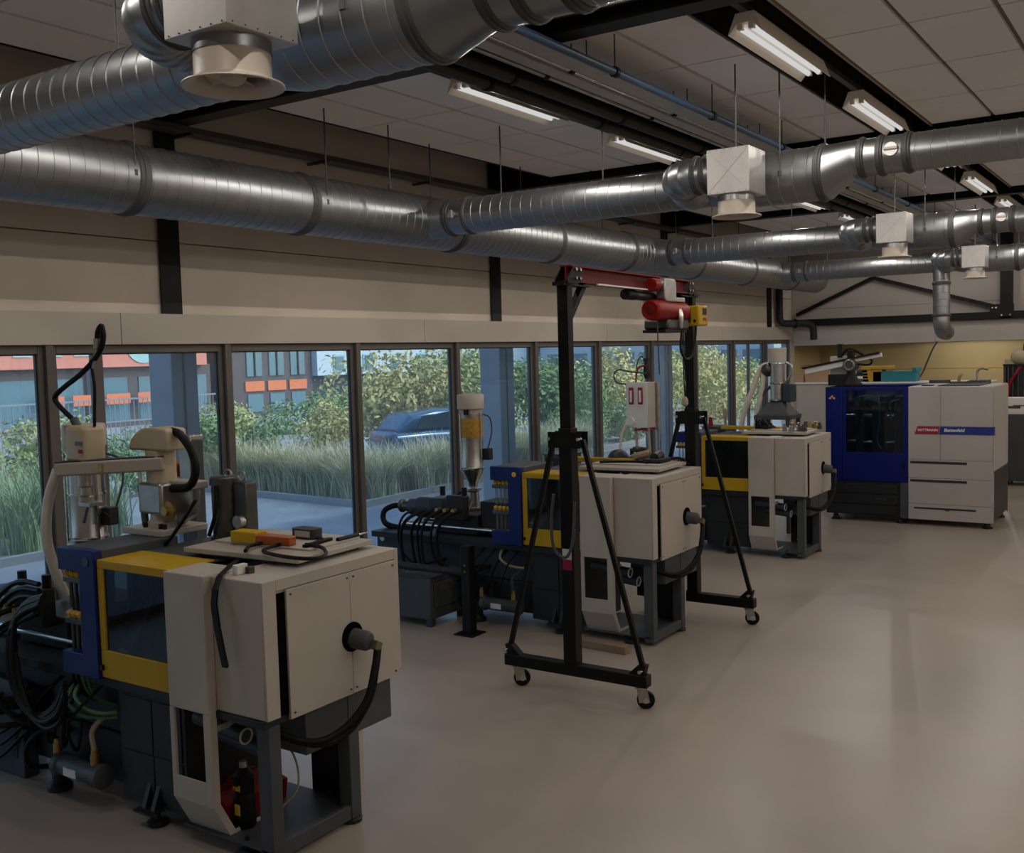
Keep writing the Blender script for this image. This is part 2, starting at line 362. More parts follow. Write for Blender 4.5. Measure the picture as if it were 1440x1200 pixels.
# steel columns and roof beams
for i, x in enumerate(COLX):
    lab = ['black steel column on the window wall behind the robot arm', 'black steel column on the window wall above the gantry crane', 'black steel column on the window wall beyond the gantry crane', 'black steel column near the far corner of the window wall']
    if i:
        m = MB(); m.box(x-.13, 9.02, 3.13, x+.13, 9.034, 5.6); m.box(x-.01, 9.034, 3.13, x+.01, 9.06, 5.6)
        tag(m.build('steel_column', 'black', None, .003), lab[i-1], 'column', 'black steel columns on the window wall')
    m = MB(); m.prism([(x-.11, 5.06), (x+.11, 5.06), (x+.11, 5.08), (x+.012, 5.08), (x+.012, 5.58), (x+.11, 5.58), (x+.11, 5.60), (x-.11, 5.60), (x-.11, 5.58), (x-.012, 5.58), (x-.012, 5.08), (x-.11, 5.08)], 'y', Y0, 9.02)
    tag(m.build('roof_beam', 'black'), 'black steel roof beam crossing under the ceiling tiles', 'beam', 'black roof beams across the hall')
# end-wall truss
tr = thing('roof_truss', 'black steel truss with slanting braces on the end wall', 'truss', (26.7, 4, 0))
B(-.09, -11, 3.17, .09, 4.9, 3.33).build('bottom_chord', 'black', tr, .004)
B(-.09, -.28, 3.17, .09, -.02, 5.5).build('post', 'black', tr, .004)
B(-.1, -.32, 3.2, -.09, .2, 3.5).build('gusset', 'black', tr)
repeat('bolt', MB().cyl((-.115, 0, 0), (-.1, 0, 0), .022, n=8), 'chrome', tr, [(0, y, z) for y, z in ((-.24, 3.24), (-.06, 3.24), (.06, 3.42), (.14, 3.42))])
for a, b in (((0, 4.85, 3.45), (0, 2.9, 4.30)), ((0, 2.9, 4.30), (0, .1, 3.45))): MB().beam(a, b, .09, .09).build('brace', 'black', tr)

# =================================================================== DUCTS
PITCH = .135
def spiral_prof(L, R, p=PITCH, off=0.0):
    pr = [(0, R)]; t = p*.6+off
    while t < L-.04:
        pr += [(t-.008, R), (t-.004, R+.005), (t+.004, R+.005), (t+.008, R)]; t += p
    return pr+[(L, R)]
def spiral(parent, p0, p1, R, n=40, name='duct_section'):
    p0, p1 = V(p0), V(p1); L = (p1-p0).length
    return MB().lathe(p0, p1-p0, spiral_prof(L, R), n, False).build(name, 'zinc', parent)
def band(parent, p, d, R, w=.10, m='zincdark'):
    d = V(d).normalized(); p = V(p)-d*(w/2)
    return MB().lathe(p, d, [(0, R), (.01, R+.012), (w*.35, R+.012), (w*.4, R+.02), (w*.6, R+.02), (w*.65, R+.012), (w-.01, R+.012), (w, R)], 40, False).build('joint_band', m, parent)
def rod(parent, x, y, z0, z1, r=.008, strap=None):
    m = MB().lathe((x, y, z0-.02), (0, 0, 1), [(0, .022), (.05, .022), (.05, r), (z1-z0+.02, r)], 8)
    return m.build('hanger_rod', 'rod', parent)
MY, MZ, MR = 7.8, 4.22, .305
md = thing('main_duct', 'large spiral ventilation duct running along the window wall', 'duct', (0, MY, MZ))
bandx = [-1.0, 2.0, 4.1, 5.70, 7.75, 10.35, 12.65, 14.9, 17.6, 20.2, 22.9]
ends = [-3.6]+bandx+[24.75]
for a, b in zip(ends[:-1], ends[1:]): spiral(md, (a, 0, 0), (b, 0, 0), MR)
for x in bandx: band(md, (x, 0, 0), (1, 0, 0), MR, .12)
MB().lathe((24.75, 0, 0), (1, 0, 0), [(0, MR), (.12, MR+.006), (.24, MR*.96), (.36, MR*.8), (.43, MR*.5), (.45, .0)], 40, False).build('end_cap', 'zinc', md)
for x in [2.1, 5.6, 7.9, 8.9, 10.0, 12.0, 14.3, 17.0, 20.0, 23.0]: rod(md, x, -.0-(.29 if x in (5.6, 7.9, 8.9) else 0), .0 if x in (5.6, 7.9) else .28, ZC-MZ)
BR = [3.87, 9.75, 15.78, 21.9]; BOX = [2.985, 8.88, 14.70, 20.75]
blab = ['spiral branch duct crossing above the machine with the robot arm', 'spiral branch duct crossing above the gantry crane', 'spiral branch duct crossing beyond the gantry crane', 'spiral branch duct with a drop pipe near the end wall']
flab = ['galvanized fan box with cream nozzle above the machine with the robot arm', 'galvanized fan box with cream nozzle on the duct above the gantry crane', 'galvanized fan box with cream nozzle above the hopper stand', 'galvanized fan box with cream nozzle on the duct nearest the end wall']
def elbow(parent, c, start, R, br, segs=5):
    # 90 degree segmented elbow: leaves along -X, turns to -Y; c = centre of bend
    m = MB(); vs = []; fs = []; n = 32; rings = []
    for k in range(segs+1):
        a = PI/2*k/segs
        for off, dr in ((-.012, 0), (0, .008), (.012, 0)):
            rings.append((a+off/br, R+dr))
    rings = rings[1:-1]
    for a, r in rings:
        ctr = V(c)+V((-math.sin(a), math.cos(a), 0))*br; tan_r = V((-math.sin(a), math.cos(a), 0))
        for i in range(n):
            t = 2*PI*i/n; vs.append(ctr+tan_r*(r*math.cos(t))+V((0, 0, r*math.sin(t))))
    for k in range(len(rings)-1):
        for i in range(n):
            j = (i+1) % n; fs.append((k*n+i, k*n+j, (k+1)*n+j, (k+1)*n+i))
    m.add(vs, fs); return m.build('elbow', 'zinc', parent)
for k in range(4):
    bx = BR[k]; t = thing('branch_duct', blab[k], 'duct', (bx, 0, MZ), 'branch ducts off the main duct')
    ys = MY-MR; rt = (.20, .166, .17, .17)[k]; dzt = (.03, .09, .07, .07)[k]
    # collar at the main duct with its damper
    MB().lathe((0, MY-.12, 0), (0, -1, 0), [(0, .225), (.30, .225), (.33, .205), (.36, .205)], 40, False).build('saddle', 'zinc', t)
    band(t, (0, 7.28, 0), (0, 1, 0), .2, .09); band(t, (0, 7.02, 0), (0, 1, 0), .2, .06)
    m = MB().cyl((-.205, 7.15, 0), (-.23, 7.15, 0), .05); m.box(-.25, 7.13, -.035, -.23, 7.17, .05); m.build('damper_handle', 'steel', t)
    MB().lathe((0, 7.32, 0), (0, -1, 0), [(0, .2), (.34, .2)], 40, False).build('damper_section', 'zinc', t)
    spiral(t, (0, 6.98, 0), (0, 4.05, 0), .2)
    MB().lathe((0, 4.05, 0), (0, -1, 0), [(0, .2), (.02, .21), (.22, .25), (.24, .25)], 40, False).build('reducer', 'zinc', t)
    spiral(t, (0, 3.81, 0), (0, 3.0, 0), .25)
    band(t, (0, 2.96, 0), (0, 1, 0), .25, .08)
    # reducer with a flat top
    mm = MB(); n = 40; vs = []; fs = []
    for y, r, dz in ((2.96, .25, 0), (2.90, .25, 0), (2.68, rt+.004, dzt), (2.62, rt+.004, dzt)):
        for i in range(n): a = 2*PI*i/n; vs.append((r*math.cos(a), y, dz+r*math.sin(a)))
    for q in range(3):
        for i in range(n): j = (i+1) % n; fs.append((q*n+i, (q+1)*n+i, (q+1)*n+j, q*n+j))
    mm.add(vs, fs).build('reducer', 'zinc', t)
    for y, w in ((2.60, .07), (2.43, .07), (2.20, .08)): band(t, (0, y, dzt), (0, 1, 0), rt+.002, w)
    MB().lathe((0, 2.62, dzt), (0, -1, 0), [(0, rt+.002), (.42, rt+.002)], 40, False).build('damper_section', 'zinc', t)
    m = MB().cyl((-rt, 2.32, dzt+.02), (-rt-.02, 2.32, dzt+.02), .06); m.build('damper_handle', 'steel', t)
    m = MB().box(-rt-.045, 2.26, dzt+.015, -rt-.02, 2.38, dzt+.035); m.build('damper_lever', 'cream', t)
    spiral(t, (0, 2.2, dzt), (0, -5.0, dzt), rt)
    # take-off elbow into the fan box
    ex = BOX[k]+.20-bx
    MB().lathe((-.12, 4.22, 0), (-1, 0, 0), [(0, .23), (.10, .22), (.16, .165), (.2, .165)], 32, False).build('take_off', 'zinc', t)
    br = .29
    elbow(t, (ex+br, 4.22-br, .0), None, .165, br)
    MB().cyl((-.30, 4.22, 0), (ex+br, 4.22, 0), .165, n=32, cap=False).build('take_off', 'zinc', t)
    MB().cyl((ex, 4.22-br, 0), (ex, 3.76, 0), .165, n=32, cap=False).build('take_off', 'zinc', t)
    for y in (3.93, 3.84): band(t, (ex, y, 0), (0, 1, 0), .163, .06)
    for y in (6.6, 5.3, 3.3, 2.95, 1.0, -1.6): rod(t, 0 if y != 3.3 else -.24, y, .18 if y != 3.3 else -.0, ZC-MZ)
    if k == 3:
        p = Xp(1324, 385, bx); q = Xp(1325, 458, bx); zz = q.z-MZ
        MB().lathe((0, p.y, -.12), (0, 0, -1), spiral_prof(-zz-.28, .16), 32, False).build('drop_pipe', 'zinc', t)
        band(t, (0, p.y, -.42), (0, 0, 1), .16, .07); band(t, (0, p.y, zz+.2), (0, 0, 1), .16, .05)
        pts = [(0, p.y, zz+.16), (0, p.y, zz+.05), (.04, p.y-.01, zz-.04), (.13, p.y-.02, zz-.11), (.30, p.y-.03, zz-.13)]
        MB().tube(pts, .16, 24, 4, True).build('outlet_elbow', 'zinc', t)
    f = thing('fan_unit', flab[k], 'fan', (BOX[k], 3.36, 4.0), 'fan boxes beside the branch ducts')
    B(0, 0, 0, .405, .40, .40).build('housing', 'zincbox', f, .004)
    m = MB()
    for a in range(6):
        for z in (.012, .388): m.cyl((-.003, .03+.068*a, z), (0, .03+.068*a, z), .004, n=6); m.cyl((.03+.068*a, -.003, z), (.03+.068*a, 0, z), .004, n=6)
    stuff(m.build('rivet', 'dsteel', f))
    if k:
        for z0, z1 in ((.02, .38), (.38, .02)): MB().beam((-.002, .02, z0), (-.001, .38, z1), .004, .002).build('crease', 'zincbox', f)
    c = (.2, .2)
    MB().lathe((c[0], c[1], 0), (0, 0, -1), [(0, .172), (.055, .172)], 40, False).build('collar', 'zinc', f)
    nz = MB().lathe((c[0], c[1], -.03), (0, 0, -1), [(0, .168), (.125, .168), (.138, .176), (.148, .198), (.154, .222), (.16, .224), (.164, .22), (.154, .188), (.14, .165), (.125, .158), (.01, .158)], 40, False).build('nozzle', 'cream', f)
    hb = MB().ell((c[0], c[1], -.14), .06, .06, .045).build('fan_hub', 'cream', f)
    for i in range(5):
        a = 2*PI*i/5+.4; r = Matrix.Translation((c[0], c[1], -.135)) @ Matrix.Rotation(a, 4, 'Z') @ Matrix.Rotation(.55, 4, 'X')
        mm = MB(); mm.M = r; mm.box(.04, -.035, -.003, .15, .035, .003); mm.build('fan_blade', 'cream', f)
    rod(f, .2, .2, .4, ZC-4.0)

# =================================================================== LAMPS AND SERVICES
LZ = 5.0
def make_lamp(first):
    t = thing('ceiling_lamp', 'twin-tube fluorescent lamp under the service pipes', 'lamp', (0, 0, LZ))
    L = 1.72
    prof = [(-.135, 0), (-.131, -.004), (-.06, .075), (.06, .075), (.131, -.004), (.135, 0), (.075, .15), (-.075, .15)]
    MB().prism(prof, 'x', 0, L).build('housing', 'lampwhite', t)
    for y in (-.045, .045):
        MB().cyl((.05, y, .045), (L-.05, y, .045), .021, n=12).build('tube', 'tube', t)
    for x in (0.01, L-.06):
        for y in (-.045, .045): B(x, y-.02, .03, x+.05, y+.02, .085).build('lamp_holder', 'lampwhite', t)
    repeat('hanger', MB().beam((0, 0, .15), (0, 0, 5.8-LZ), .012, .012), 'rod', t, [(.15, 0, 0), (L-.15, 0, 0)])
    for i, x in enumerate((.45, 1.27)):
        l = bpy.data.lights.new('tube_light', 'SPOT'); l.energy = LAMP_W; l.color = LAMP_COL; l.spot_size = math.radians(176); l.spot_blend = .12; l.shadow_soft_size = 0.0
        lo = bpy.data.objects.new('tube_light', l); COL.objects.link(lo); lo.parent = t; lo.location = (x, 0, -.014)
    return t
lamp0 = make_lamp(True); used = False
ROWS = [(5.63, 'twin-tube fluorescent lamp under the service pipes', 'lamps under the service pipes'), (2.93, 'twin-tube fluorescent lamp hanging in the open ceiling slot', 'lamps in the ceiling slot'), (-1.2, 'twin-tube fluorescent lamp under the tiles away from the windows', 'lamps away from the windows'), (-4.6, 'twin-tube fluorescent lamp near the wall opposite the windows', 'lamps near the wall opposite the windows')]  # last row is added out of view to brighten machine fronts and wall
POS = ['before the duct over the robot arm', 'just beyond the duct over the robot arm', 'just before the duct over the gantry crane', 'just beyond the duct over the gantry crane', 'just before the duct past the gantry crane', 'just beyond the duct past the gantry crane', 'before the duct with the drop pipe', 'beyond the duct with the drop pipe']
for y, lab, grp in ROWS:
    for k in range(-2, 6):
        p = (7.68+3.02*k, y, LZ)
        if not used: o = lamp0; o.location = p; used = True
        else: o = copy_tree(lamp0, None, p)
        o['label'] = lab.split(' lamp ')[0].replace('twin-tube fluorescent', 'twin-tube lamp')+' '+{5.63: 'under the service pipes', 2.93: 'in the ceiling slot', -1.2: 'away from the windows', -4.6: 'opposite the windows'}[y]+', '+POS[k+2]; o['group'] = grp
    tag(B(X0+.5, y-.03, LZ+.15, X1-.3, y+.03, LZ+.20).build('lamp_rail', 'dsteel'), {5.63: 'steel mounting rail above the lamps under the service pipes', 2.93: 'steel mounting rail above the lamps in the ceiling slot', -1.2: 'steel mounting rail above the lamps away from the windows', -4.6: 'steel mounting rail above the lamps near the wall opposite the windows'}[y], 'rail')
for i, y in enumerate((-1.0, 4.0)):  # unseen lamps added behind the fascia to brighten the alcove wall
    o = copy_tree(lamp0, None, (28.0, y, 2.78)); o.rotation_euler = (0, 0, PI/2); o['label'] = ['twin-tube lamp on the alcove ceiling beyond the grey steel cabinet', 'twin-tube lamp on the alcove ceiling beyond the storage cabinet'][i]; o['group'] = 'lamps in the alcove'
    for ch in list(o.children):
        if ch.name.startswith('hanger'): ch.scale = (1, 1, .25); ch.location.z = .12
def run(name, label, cat, y, z, r, m, x0=0., x1=26., grp=None, shape='c'):
    t = thing(name, label, cat, (0, y, z), grp)
    if shape == 'c': MB().cyl((x0, 0, 0), (x1, 0, 0), r, n=16).build('pipe', m, t)
    elif shape == 'tray':
        MB().prism([(-r-.004, -.004), (r+.004, -.004), (r+.004, .05), (r, .05), (r, .004), (-r, .004), (-r, .05), (-r-.004, .05)], 'x', x0, x1).build('tray', m, t)
    x = x0+1.6
    r0 = MB().cyl((0, 0, r*.6), (0, 0, ZC-z if y < 4.6 else 5.8-z), .006, n=6)
    c0 = MB().lathe((-.03, 0, 0), (1, 0, 0), [(0, r+.001), (.005, r+.012), (.055, r+.012), (.06, r+.001)], 14, False)
    repeat('hanger_rod', r0, 'rod', t, [(q, 0, 0) for q in frange(x, x1, 2.0)])
    if shape == 'c': repeat('clamp', c0, 'rubber', t, [(q, 0, 0) for q in frange(x, x1, 2.0)])
    return t
run('insulated_pipe', 'black insulated pipe beside the lamp row', 'pipe', 5.26, 4.99, .058, 'pipeblack', grp='black insulated pipes under the ceiling')
run('insulated_pipe', 'black insulated pipe next to the steel conduits', 'pipe', 5.00, 5.0, .058, 'pipeblack', grp='black insulated pipes under the ceiling')
run('conduit', 'thin bright conduit between insulated pipes and cable trays', 'conduit', 4.66, 4.95, .02, 'steel')
run('conduit', 'thin dark conduit just above the bright conduit', 'conduit', 4.78, 5.06, .02, 'black')
run('cable_tray', 'beige cable tray next to the thin bright conduit', 'cable tray', 4.53, 4.94, .065, 'conduit', shape='tray')
run('cable_tray', 'beige cable tray next to the blue air pipe', 'cable tray', 4.26, 4.93, .085, 'conduit', shape='tray')
m = run('conduit', 'steel conduit lying between the two beige cable trays', 'conduit', 4.405, 4.95, .016, 'chrome')
run('air_pipe', 'blue compressed air pipe beside the cable trays', 'pipe', 4.0, 4.87, .032, 'bluepipe')
t = thing('cable_tray', 'wire mesh cable tray bracketed high on the window wall', 'cable tray', (0, 8.85, 4.99))
m = MB(); m.prism([(-.105, 0), (.105, 0), (.105, .06), (.1, .06), (.1, .01), (-.1, .01), (-.1, .06), (-.105, .06)], 'x', 0, 26); m.build('tray', 'zincdark', t)
repeat('bracket', B(0, -.12, -.03, .04, .205, 0), 'dsteel', t, [(1.2+2*i, 0, 0) for i in range(13)])
# drain pipe in the far corner
t = thing('drain_pipe', 'dark pipe bending out of the far window-wall corner', 'pipe', (25.6, 8.93, 3.1))
MB().tube([(0, 0, 1.2), (0, 0, .35), (.02, -.03, .17), (.15, -.12, .12), (.55, -.45, .12), (.75, -.6, .02), (.8, -.62, -.3)], .09, 14, 5).build('pipe', 'mdark', t)
MB().torus((.35, -.28, .12), (.4, -.33, 0), .1, .025, 16, 6).build('clamp', 'black', t)

# =================================================================== MOULDING MACHINES
def machine(label, x, y, s, zb, kind):
    t = thing('moulding_machine', label, 'machine', (x, y, 0), 'white, yellow and blue moulding machines', 0, s)
    w, zt = 1.04, 1.48
    # clamp cover and its end panels
    B(0, .012, zb, w, .38, zt).build('clamp_cover', 'mwhite', t, .006)
    m = MB(); m.box(0, 0, zb, .09, .012, zt); m.box(1.005, 0, zb, w, .012, zt); m.box(.09, 0, zt-.06, 1.005, .012, zt); m.build('cover_frame', 'mwhite', t, .003)
    B(.092, .003, zb+.005, .15, .0125, zt-.075).build('slot', 'void', t)  # black strip on the cover paints the shade of a recess
    B(.152, -.008, zb-.03, .62, .011, zt-.064).build('access_panel', 'mwhite', t, .003)
    B(.624, -.006, zb-.03, 1.002, .011, zt-.064).build('access_panel', 'mwhite', t, .003)
    sc = MB()
    for u, z in ((.18, zt-.09), (.60, zt-.09), (.65, zt-.09), (.98, zt-.09), (.18, zb), (.60, zb), (.65, zb), (.98, zb)): sc.cyl((u, -.012, z), (u, -.006, z), .006, n=6)
    stuff(sc.build('screw', 'dsteel', t))
    # cable outlet with plug and two hanging hoses
    hx, hz = (.68 if kind != 1 else .625), 1.06
    MB().lathe((hx, -.009, hz), (0, -1, 0), [(0, .082), (.004, .082), (.005, .07), (.0045, .0)], 28, False).build('cable_port', 'void', t)  # black disc paints the dark inside of the hole
    MB().lathe((hx+.008, -.01, hz-.01), (.16, -1, -.10), [(0, .056), (.09, .054), (.105, .045), (.11, .0)], 20, False).build('plug', 'mgrey', t, .003)
    MB().obox((hx+.05, -.135, hz-.045), (.05, .045, .05), Matrix.Rotation(.5, 4, 'Y')).build('cable_clamp', 'bronze', t, .004)
    for q in (0, .045):
        hose(t, [(hx+.05+q*.3, -.14, hz-.06), (hx+.01+q*.4, -.15, hz-.16), (hx-.06+q*.7, -.145, hz-.32), (hx-.20+q, -.10, hz-.44-q*.6), (hx-.36+q*.6, -.02, hz-.47-q*.5), (hx-.52, .18, hz-.38)], .018, 'rubber', 'hose')
    # side cover with its chute
    B(-.05, .382, .755, .22, .70, zt+.005).build('side_cover', 'mwhite', t, .006)
    ch = MB(); ch.box(-.05, .668, .26, -.032, .70, .755); ch.box(-.05, .382, .26, -.032, .432, .755); ch.box(-.05, .432, .26, -.038, .668, .385)
    ch.prism([(-.05, .265), (.06, .06), (.28, .06), (.28, .072), (.067, .072), (-.038, .27)], 'y', .382, .70)
    ch.prism([(-.05, .775), (-.05, .26), (.06, .06), (.28, .06), (.28, .10), (.085, .10), (-.005, .27), (-.005, .775)], 'y', .376, .384)
    ch.build('chute', 'mwhite', t, .002)
    B(.0, .37, .66, .10, .38, .69).build('chute_bracket', 'mwhite', t)
    # things inside the chute opening
    MB().cyl((.10, .66, .66), (.10, .28, .62), .042, n=16).build('hydraulic_cylinder', 'mgreyblue', t)
    MB().cyl((.18, .56, .56), (.18, .24, .53), .046, n=16).build('hydraulic_cylinder', 'mgreyblue', t)
    for c in ((.10, .28, .62), (.18, .24, .53)): MB().torus(c, (0, 1, 0.05), .04, .006, 20, 6).build('clip', 'whitehose', t)
    hose(t, [(.3, .33, .60), (.34, .19, .46), (.32, .14, .30), (.25, .19, .20)], .006, 'tan', 'cable')
    # front frame
    for u0, u1 in ((0.02, .10), (.60, .68)): B(u0, .02, .03, u1, .11, zb-.04).build('leg', 'mgrey', t, .004)
    B(.68, .03, .12, .725, .10, zb-.04).build('leg_trim', 'mwhite', t, .003)
    B(.10, .025, .03, .60, .055, .11).build('bottom_rail', 'mgrey', t, .004)
    B(.02, .055, .07, .70, .72, .08).build('drip_tray', 'mgrey', t)
    B(.28, .025, zb-.27, .965, .37, zb-.04).build('skirt', 'mgrey', t, .004)
    B(-.01, .02, zb-.04, .965, .38, zb-.001).build('sill', 'mdark', t, .003)
    B(.70, .12, .08, .72, .42, zb-.27).build('rear_leg_plate', 'mdark', t)
    for u, v in ((.06, .26), (.64, .065), (.05, .98), (.7, .98)):
        MB().lathe((u, v, 0), (0, 0, 1), [(0, .06), (.02, .062), (.03, .05), (.035, .014), (.10, .014)], 20).build('foot', 'mdark', t)
    # base cabinet
    B(.06, .72, .09, .74, 1.30, .75).build('base_cabinet', 'mdark', t, .006)
    for v0, v1 in ((.75, .99), (1.0, 1.26)):
        for z0, z1 in ((.13, .38), (.39, .70)): B(.052, v0, z0, .06, v1, z1).build('base_panel', 'mdark', t, .003)
    for v in (.95, 1.03): MB().prism([(.0, .09), (.06, .09), (.06, .24)], 'y', v, v+.03).build('foot_bracket', 'mdark', t)
    B(-.04, .93, .085, .06, 1.08, .095).build('foot_plate', 'mdark', t)
    B(.02, .70, .735, .80, 3.25, .795).build('bed_rail', 'mdark', t, .004)
    # yellow guard with smoked window
    g = MB(); g.box(-.012, .702, .805, .02, 1.335, .965); g.box(-.012, .702, 1.435, .02, 1.335, 1.483); g.box(-.012, 1.285, .965, .02, 1.335, 1.435)
    g.box(.02, .702, 1.47, .30, 1.335, 1.483); g.build('guard_frame', 'myellow', t, .004)
    B(.0, .702, .965, .008, 1.285, 1.435).build('guard_window', 'smoke', t)
    B(-.03, 1.31, .85, -.012, 1.33, .88).build('guard_latch', 'black', t)
    B(.30, .70, 1.465, .92, 1.36, 1.478).build('guard_roof', 'mgrey', t, .003)
    if kind != 1: B(.70, .55, 1.52, .78, 1.36, 1.565).build('rear_guard_rail', 'myellow', t, .005); B(.72, .6, 1.478, .76, .66, 1.52).build('rail_foot', 'mdark', t)
    # inside the guard
    B(.15, .73, .80, .7, .86, 1.42).build('platen', 'mgreyblue', t, .01)
    B(.15, 1.18, .80, .7, 1.30, 1.42).build('platen', 'mgreyblue', t, .01)
    B(.2, .86, .94, .6, 1.0, 1.30).build('mould_half', 'dsteel', t, .006); B(.2, 1.05, .94, .6, 1.18, 1.30).build('mould_half', 'steel', t, .006)
    for u in (.2, .62):
        for z in (.88, 1.36): MB().cyl((u, .82, z), (u, 1.22, z), .025, n=12).build('tie_bar', 'chrome', t)
    MB().beam((.1, 1.25, .98), (.1, .92, 1.42), .02, .09).build('guard_arm', 'steel', t)
    B(.75, .72, .80, .78, 1.36, 1.465).build('rear_guard', 'mdark', t)
    hose(t, [(.08, .95, 1.38), (.07, 1.05, 1.2), (.09, 1.1, 1.02)], .008, 'rubber', 'hose'); hose(t, [(.09, 1.13, 1.4), (.06, 1.15, 1.22), (.08, 1.22, 1.03)], .008, 'rubber', 'hose')
    # blue valve panel with its flow meters
    p = [(1.34, .79), (1.685, .79), (1.685, .92), (1.485, .92), (1.485, 1.40), (1.685, 1.40), (1.685, 1.531), (1.34, 1.531)]
    MB().prism(p, 'x', -.03, .03).build('valve_panel', 'mblue', t, .005)
    B(.03, 1.342, 1.41, .56, 1.68, 1.529).build('top_housing', 'mgrey', t, .006)
    B(.04, 1.36, .80, .12, 1.47, 1.41).build('panel_box', 'mdark', t, .004)
    MB().cyl((-.034, 1.41, 1.465), (-.028, 1.41, 1.465), .028 if kind == 1 else .024, n=20).build('emblem', 'screen' if kind == 1 else 'emblem', t)
    for z in (1.375, 1.13):
        B(.0, 1.49, z-.055, .05, 1.69, z-.02).build('manifold', 'dsteel', t, .004)
        for i in range(4):
            v = 1.51+.048*i
            MB().lathe((.02, v, z-.022), (-.25, 0, 1), [(0, .015), (.02, .022), (.035, .022), (.045, .012)], 10).build('valve_knob', 'knob', t)
            MB().cyl((.03, v, z-.055), (.03, v, z-.21), .013, n=10).build('flow_tube', 'clear' if kind != 1 else 'dsteel', t)
            if kind == 1 and z < 1.2: hose(t, [(.03, v, z-.2), (.02, v+.01, z-.4), (.06, v-.04, z-.5), (.12, v-.12, z-.54)], .010, 'green' if i < 2 else 'rubber', 'hose')
    # injection unit
    B(.14, 1.30, .42, .66, 3.28, .78).build('injection_bed', 'mgreyblue', t, .008)
    B(.2, 2.95, .0, .6, 3.2, .42).build('bed_pedestal', 'mdark', t, .006)
    B(.12, 1.30, .12, .7, 2.3, .42).build('oil_tank', 'mdark', t, .008)
    if kind != 1: MB().lathe((.135, 3.2, .70), (-1, 0, 0), [(0, .03), (.006, .03), (.007, .012), (.006, 0)], 16, False).build('badge', 'white', t)
    B(.22, 2.02, .80, .76, 2.56, 1.005).build('carriage', 'mdark', t, .012)
    B(.26, 1.62, .88, .56, 2.02, 1.14).build('barrel_cover', 'mdark', t, .01)
    MB().cyl((.4, 1.2, 1.02), (.4, 1.62, 1.02), .07, n=18).build('nozzle_barrel', 'dsteel', t)
    for u in (.24, .60): MB().cyl((u, 1.4, .86), (u, 3.0, .86), .028, n=12).build('guide_rod', 'chrome', t)
    MB().lathe((.36, 2.56, 1.02), (0, 1, 0), [(0, .10), (.02, .11), (.30, .11), (.32, .09), (.42, .085), (.44, .06)], 20).build('drive_motor', 'mgreyblue', t)
    MB().lathe((.36, 2.99, 1.02), (0, 1, 0), [(0, .055), (.08, .055), (.10, .07), (.12, .07)], 16).build('motor_flange', 'dsteel', t)
    B(.12, 2.12, .95, .22, 2.34, 1.20).build('valve_block', 'mdark', t, .012)
    B(.14, 2.40, 1.0, .34, 2.58, 1.16).build('solenoid_block', 'mgreyblue', t, .01)
    for v in (2.2, 2.3, 2.4): MB().cyl((.10, v, 1.06), (.04, v, 1.06), .022, n=10).build('fitting', 'brass', t)
    for v in (2.15, 2.42): MB().cyl((.18, v, 1.19), (.18, v, 1.28), .028, n=12).build('solenoid', 'black', t)
    hose(t, [(.36, 3.08, 1.02), (.30, 3.18, 1.02), (.24, 3.26, .96), (.22, 3.22, .84), (.26, 3.0, .80), (.3, 2.7, .80)], .03, 'rubber', 'hose', 10)
    rnd = random.Random(3+kind)
    for i in range(9 if kind == 1 else 7):
        v = 2.18+.09*i; a = rnd.uniform(-.03, .03); out = -.08-.22*rnd.random() if kind == 1 else -.02-.10*rnd.random(); lo = rnd.uniform(.40, .56)
        hose(t, [(.12, v, 1.05+a), (out*.7, v+.06, .98+a), (out, v+.12, .80), (out, v+.06, lo+.05), (out*.4, v-.12, lo-.05), (.14, v-.35, lo)], rnd.choice((.012, .015, .018)), 'rubber', 'hose', 7)
    for i in range(4):
        v = 1.45+.13*i; a = rnd.uniform(0, .1)
        hose(t, [(.1, v, .74), (-.04-a*.4, v+.05, .60), (-.05-a*.6, v+.12, .40+a), (.02, v+.22, .30), (.13, v+.32, .38+a)], .009+.004*(i % 2), 'rubber', 'hose', 7)
    hose(t, [(.06, 1.62, .74), (-.02, 1.6, .66), (-.03, 1.5, .60), (.0, 1.38, .58), (.06, 1.32, .58)], .012, 'green' if kind == 1 else 'tan', 'hose')
    if kind == 1: hose(t, [(.06, 1.66, .74), (-.03, 1.66, .64), (-.04, 1.56, .56), (-.0, 1.42, .55), (.06, 1.32, .55)], .012, 'green', 'hose')
    # oil cooler near the floor
    MB().lathe((.0, 1.38, .20), (0, 1, 0), [(0, .05), (.01, .072), (.05, .072), (.06, .06), (.40, .06), (.41, .072), (.45, .072), (.46, .05)], 20).build('oil_cooler', 'mgrey', t)
    B(-.062, 1.58, .17, -.058, 1.70, .22).build('data_plate', 'white', t)
    for v in (1.47, 1.84): MB().lathe((.0, v, .26), (0, 0, 1), [(0, .026), (.06, .026), (.06, .02), (.09, .02)], 12).build('fitting', 'brass', t)
    hose(t, [(.0, 1.47, .34), (.0, 1.48, .46), (.05, 1.42, .54), (.1, 1.38, .56)], .016, 'tan' if kind == 1 else 'mgrey', 'hose')
    hose(t, [(.0, 1.84, .34), (-.05, 1.90, .40), (-.1, 2.0, .30), (-.06, 2.05, .16), (.05, 2.02, .12)], .016, 'rubber', 'hose')
    MB().lathe((.05, 1.92, 0), (0, 0, 1), [(0, .075), (.03, .075), (.06, .045), (.2, .04)], 18).build('foot', 'mdark', t)
    return t
machine('moulding machine carrying a cream robot arm, with a black strap over its side', 3.528, 3.90, 1.01, .772, 1)
machine('moulding machine behind the black gantry crane leg, on a wooden block', 8.07, 3.961, 1.01, .772, 2)
machine('moulding machine between the gantry crane and the large blue and white press', 12.35, 4.004, 1.01, .772, 3)

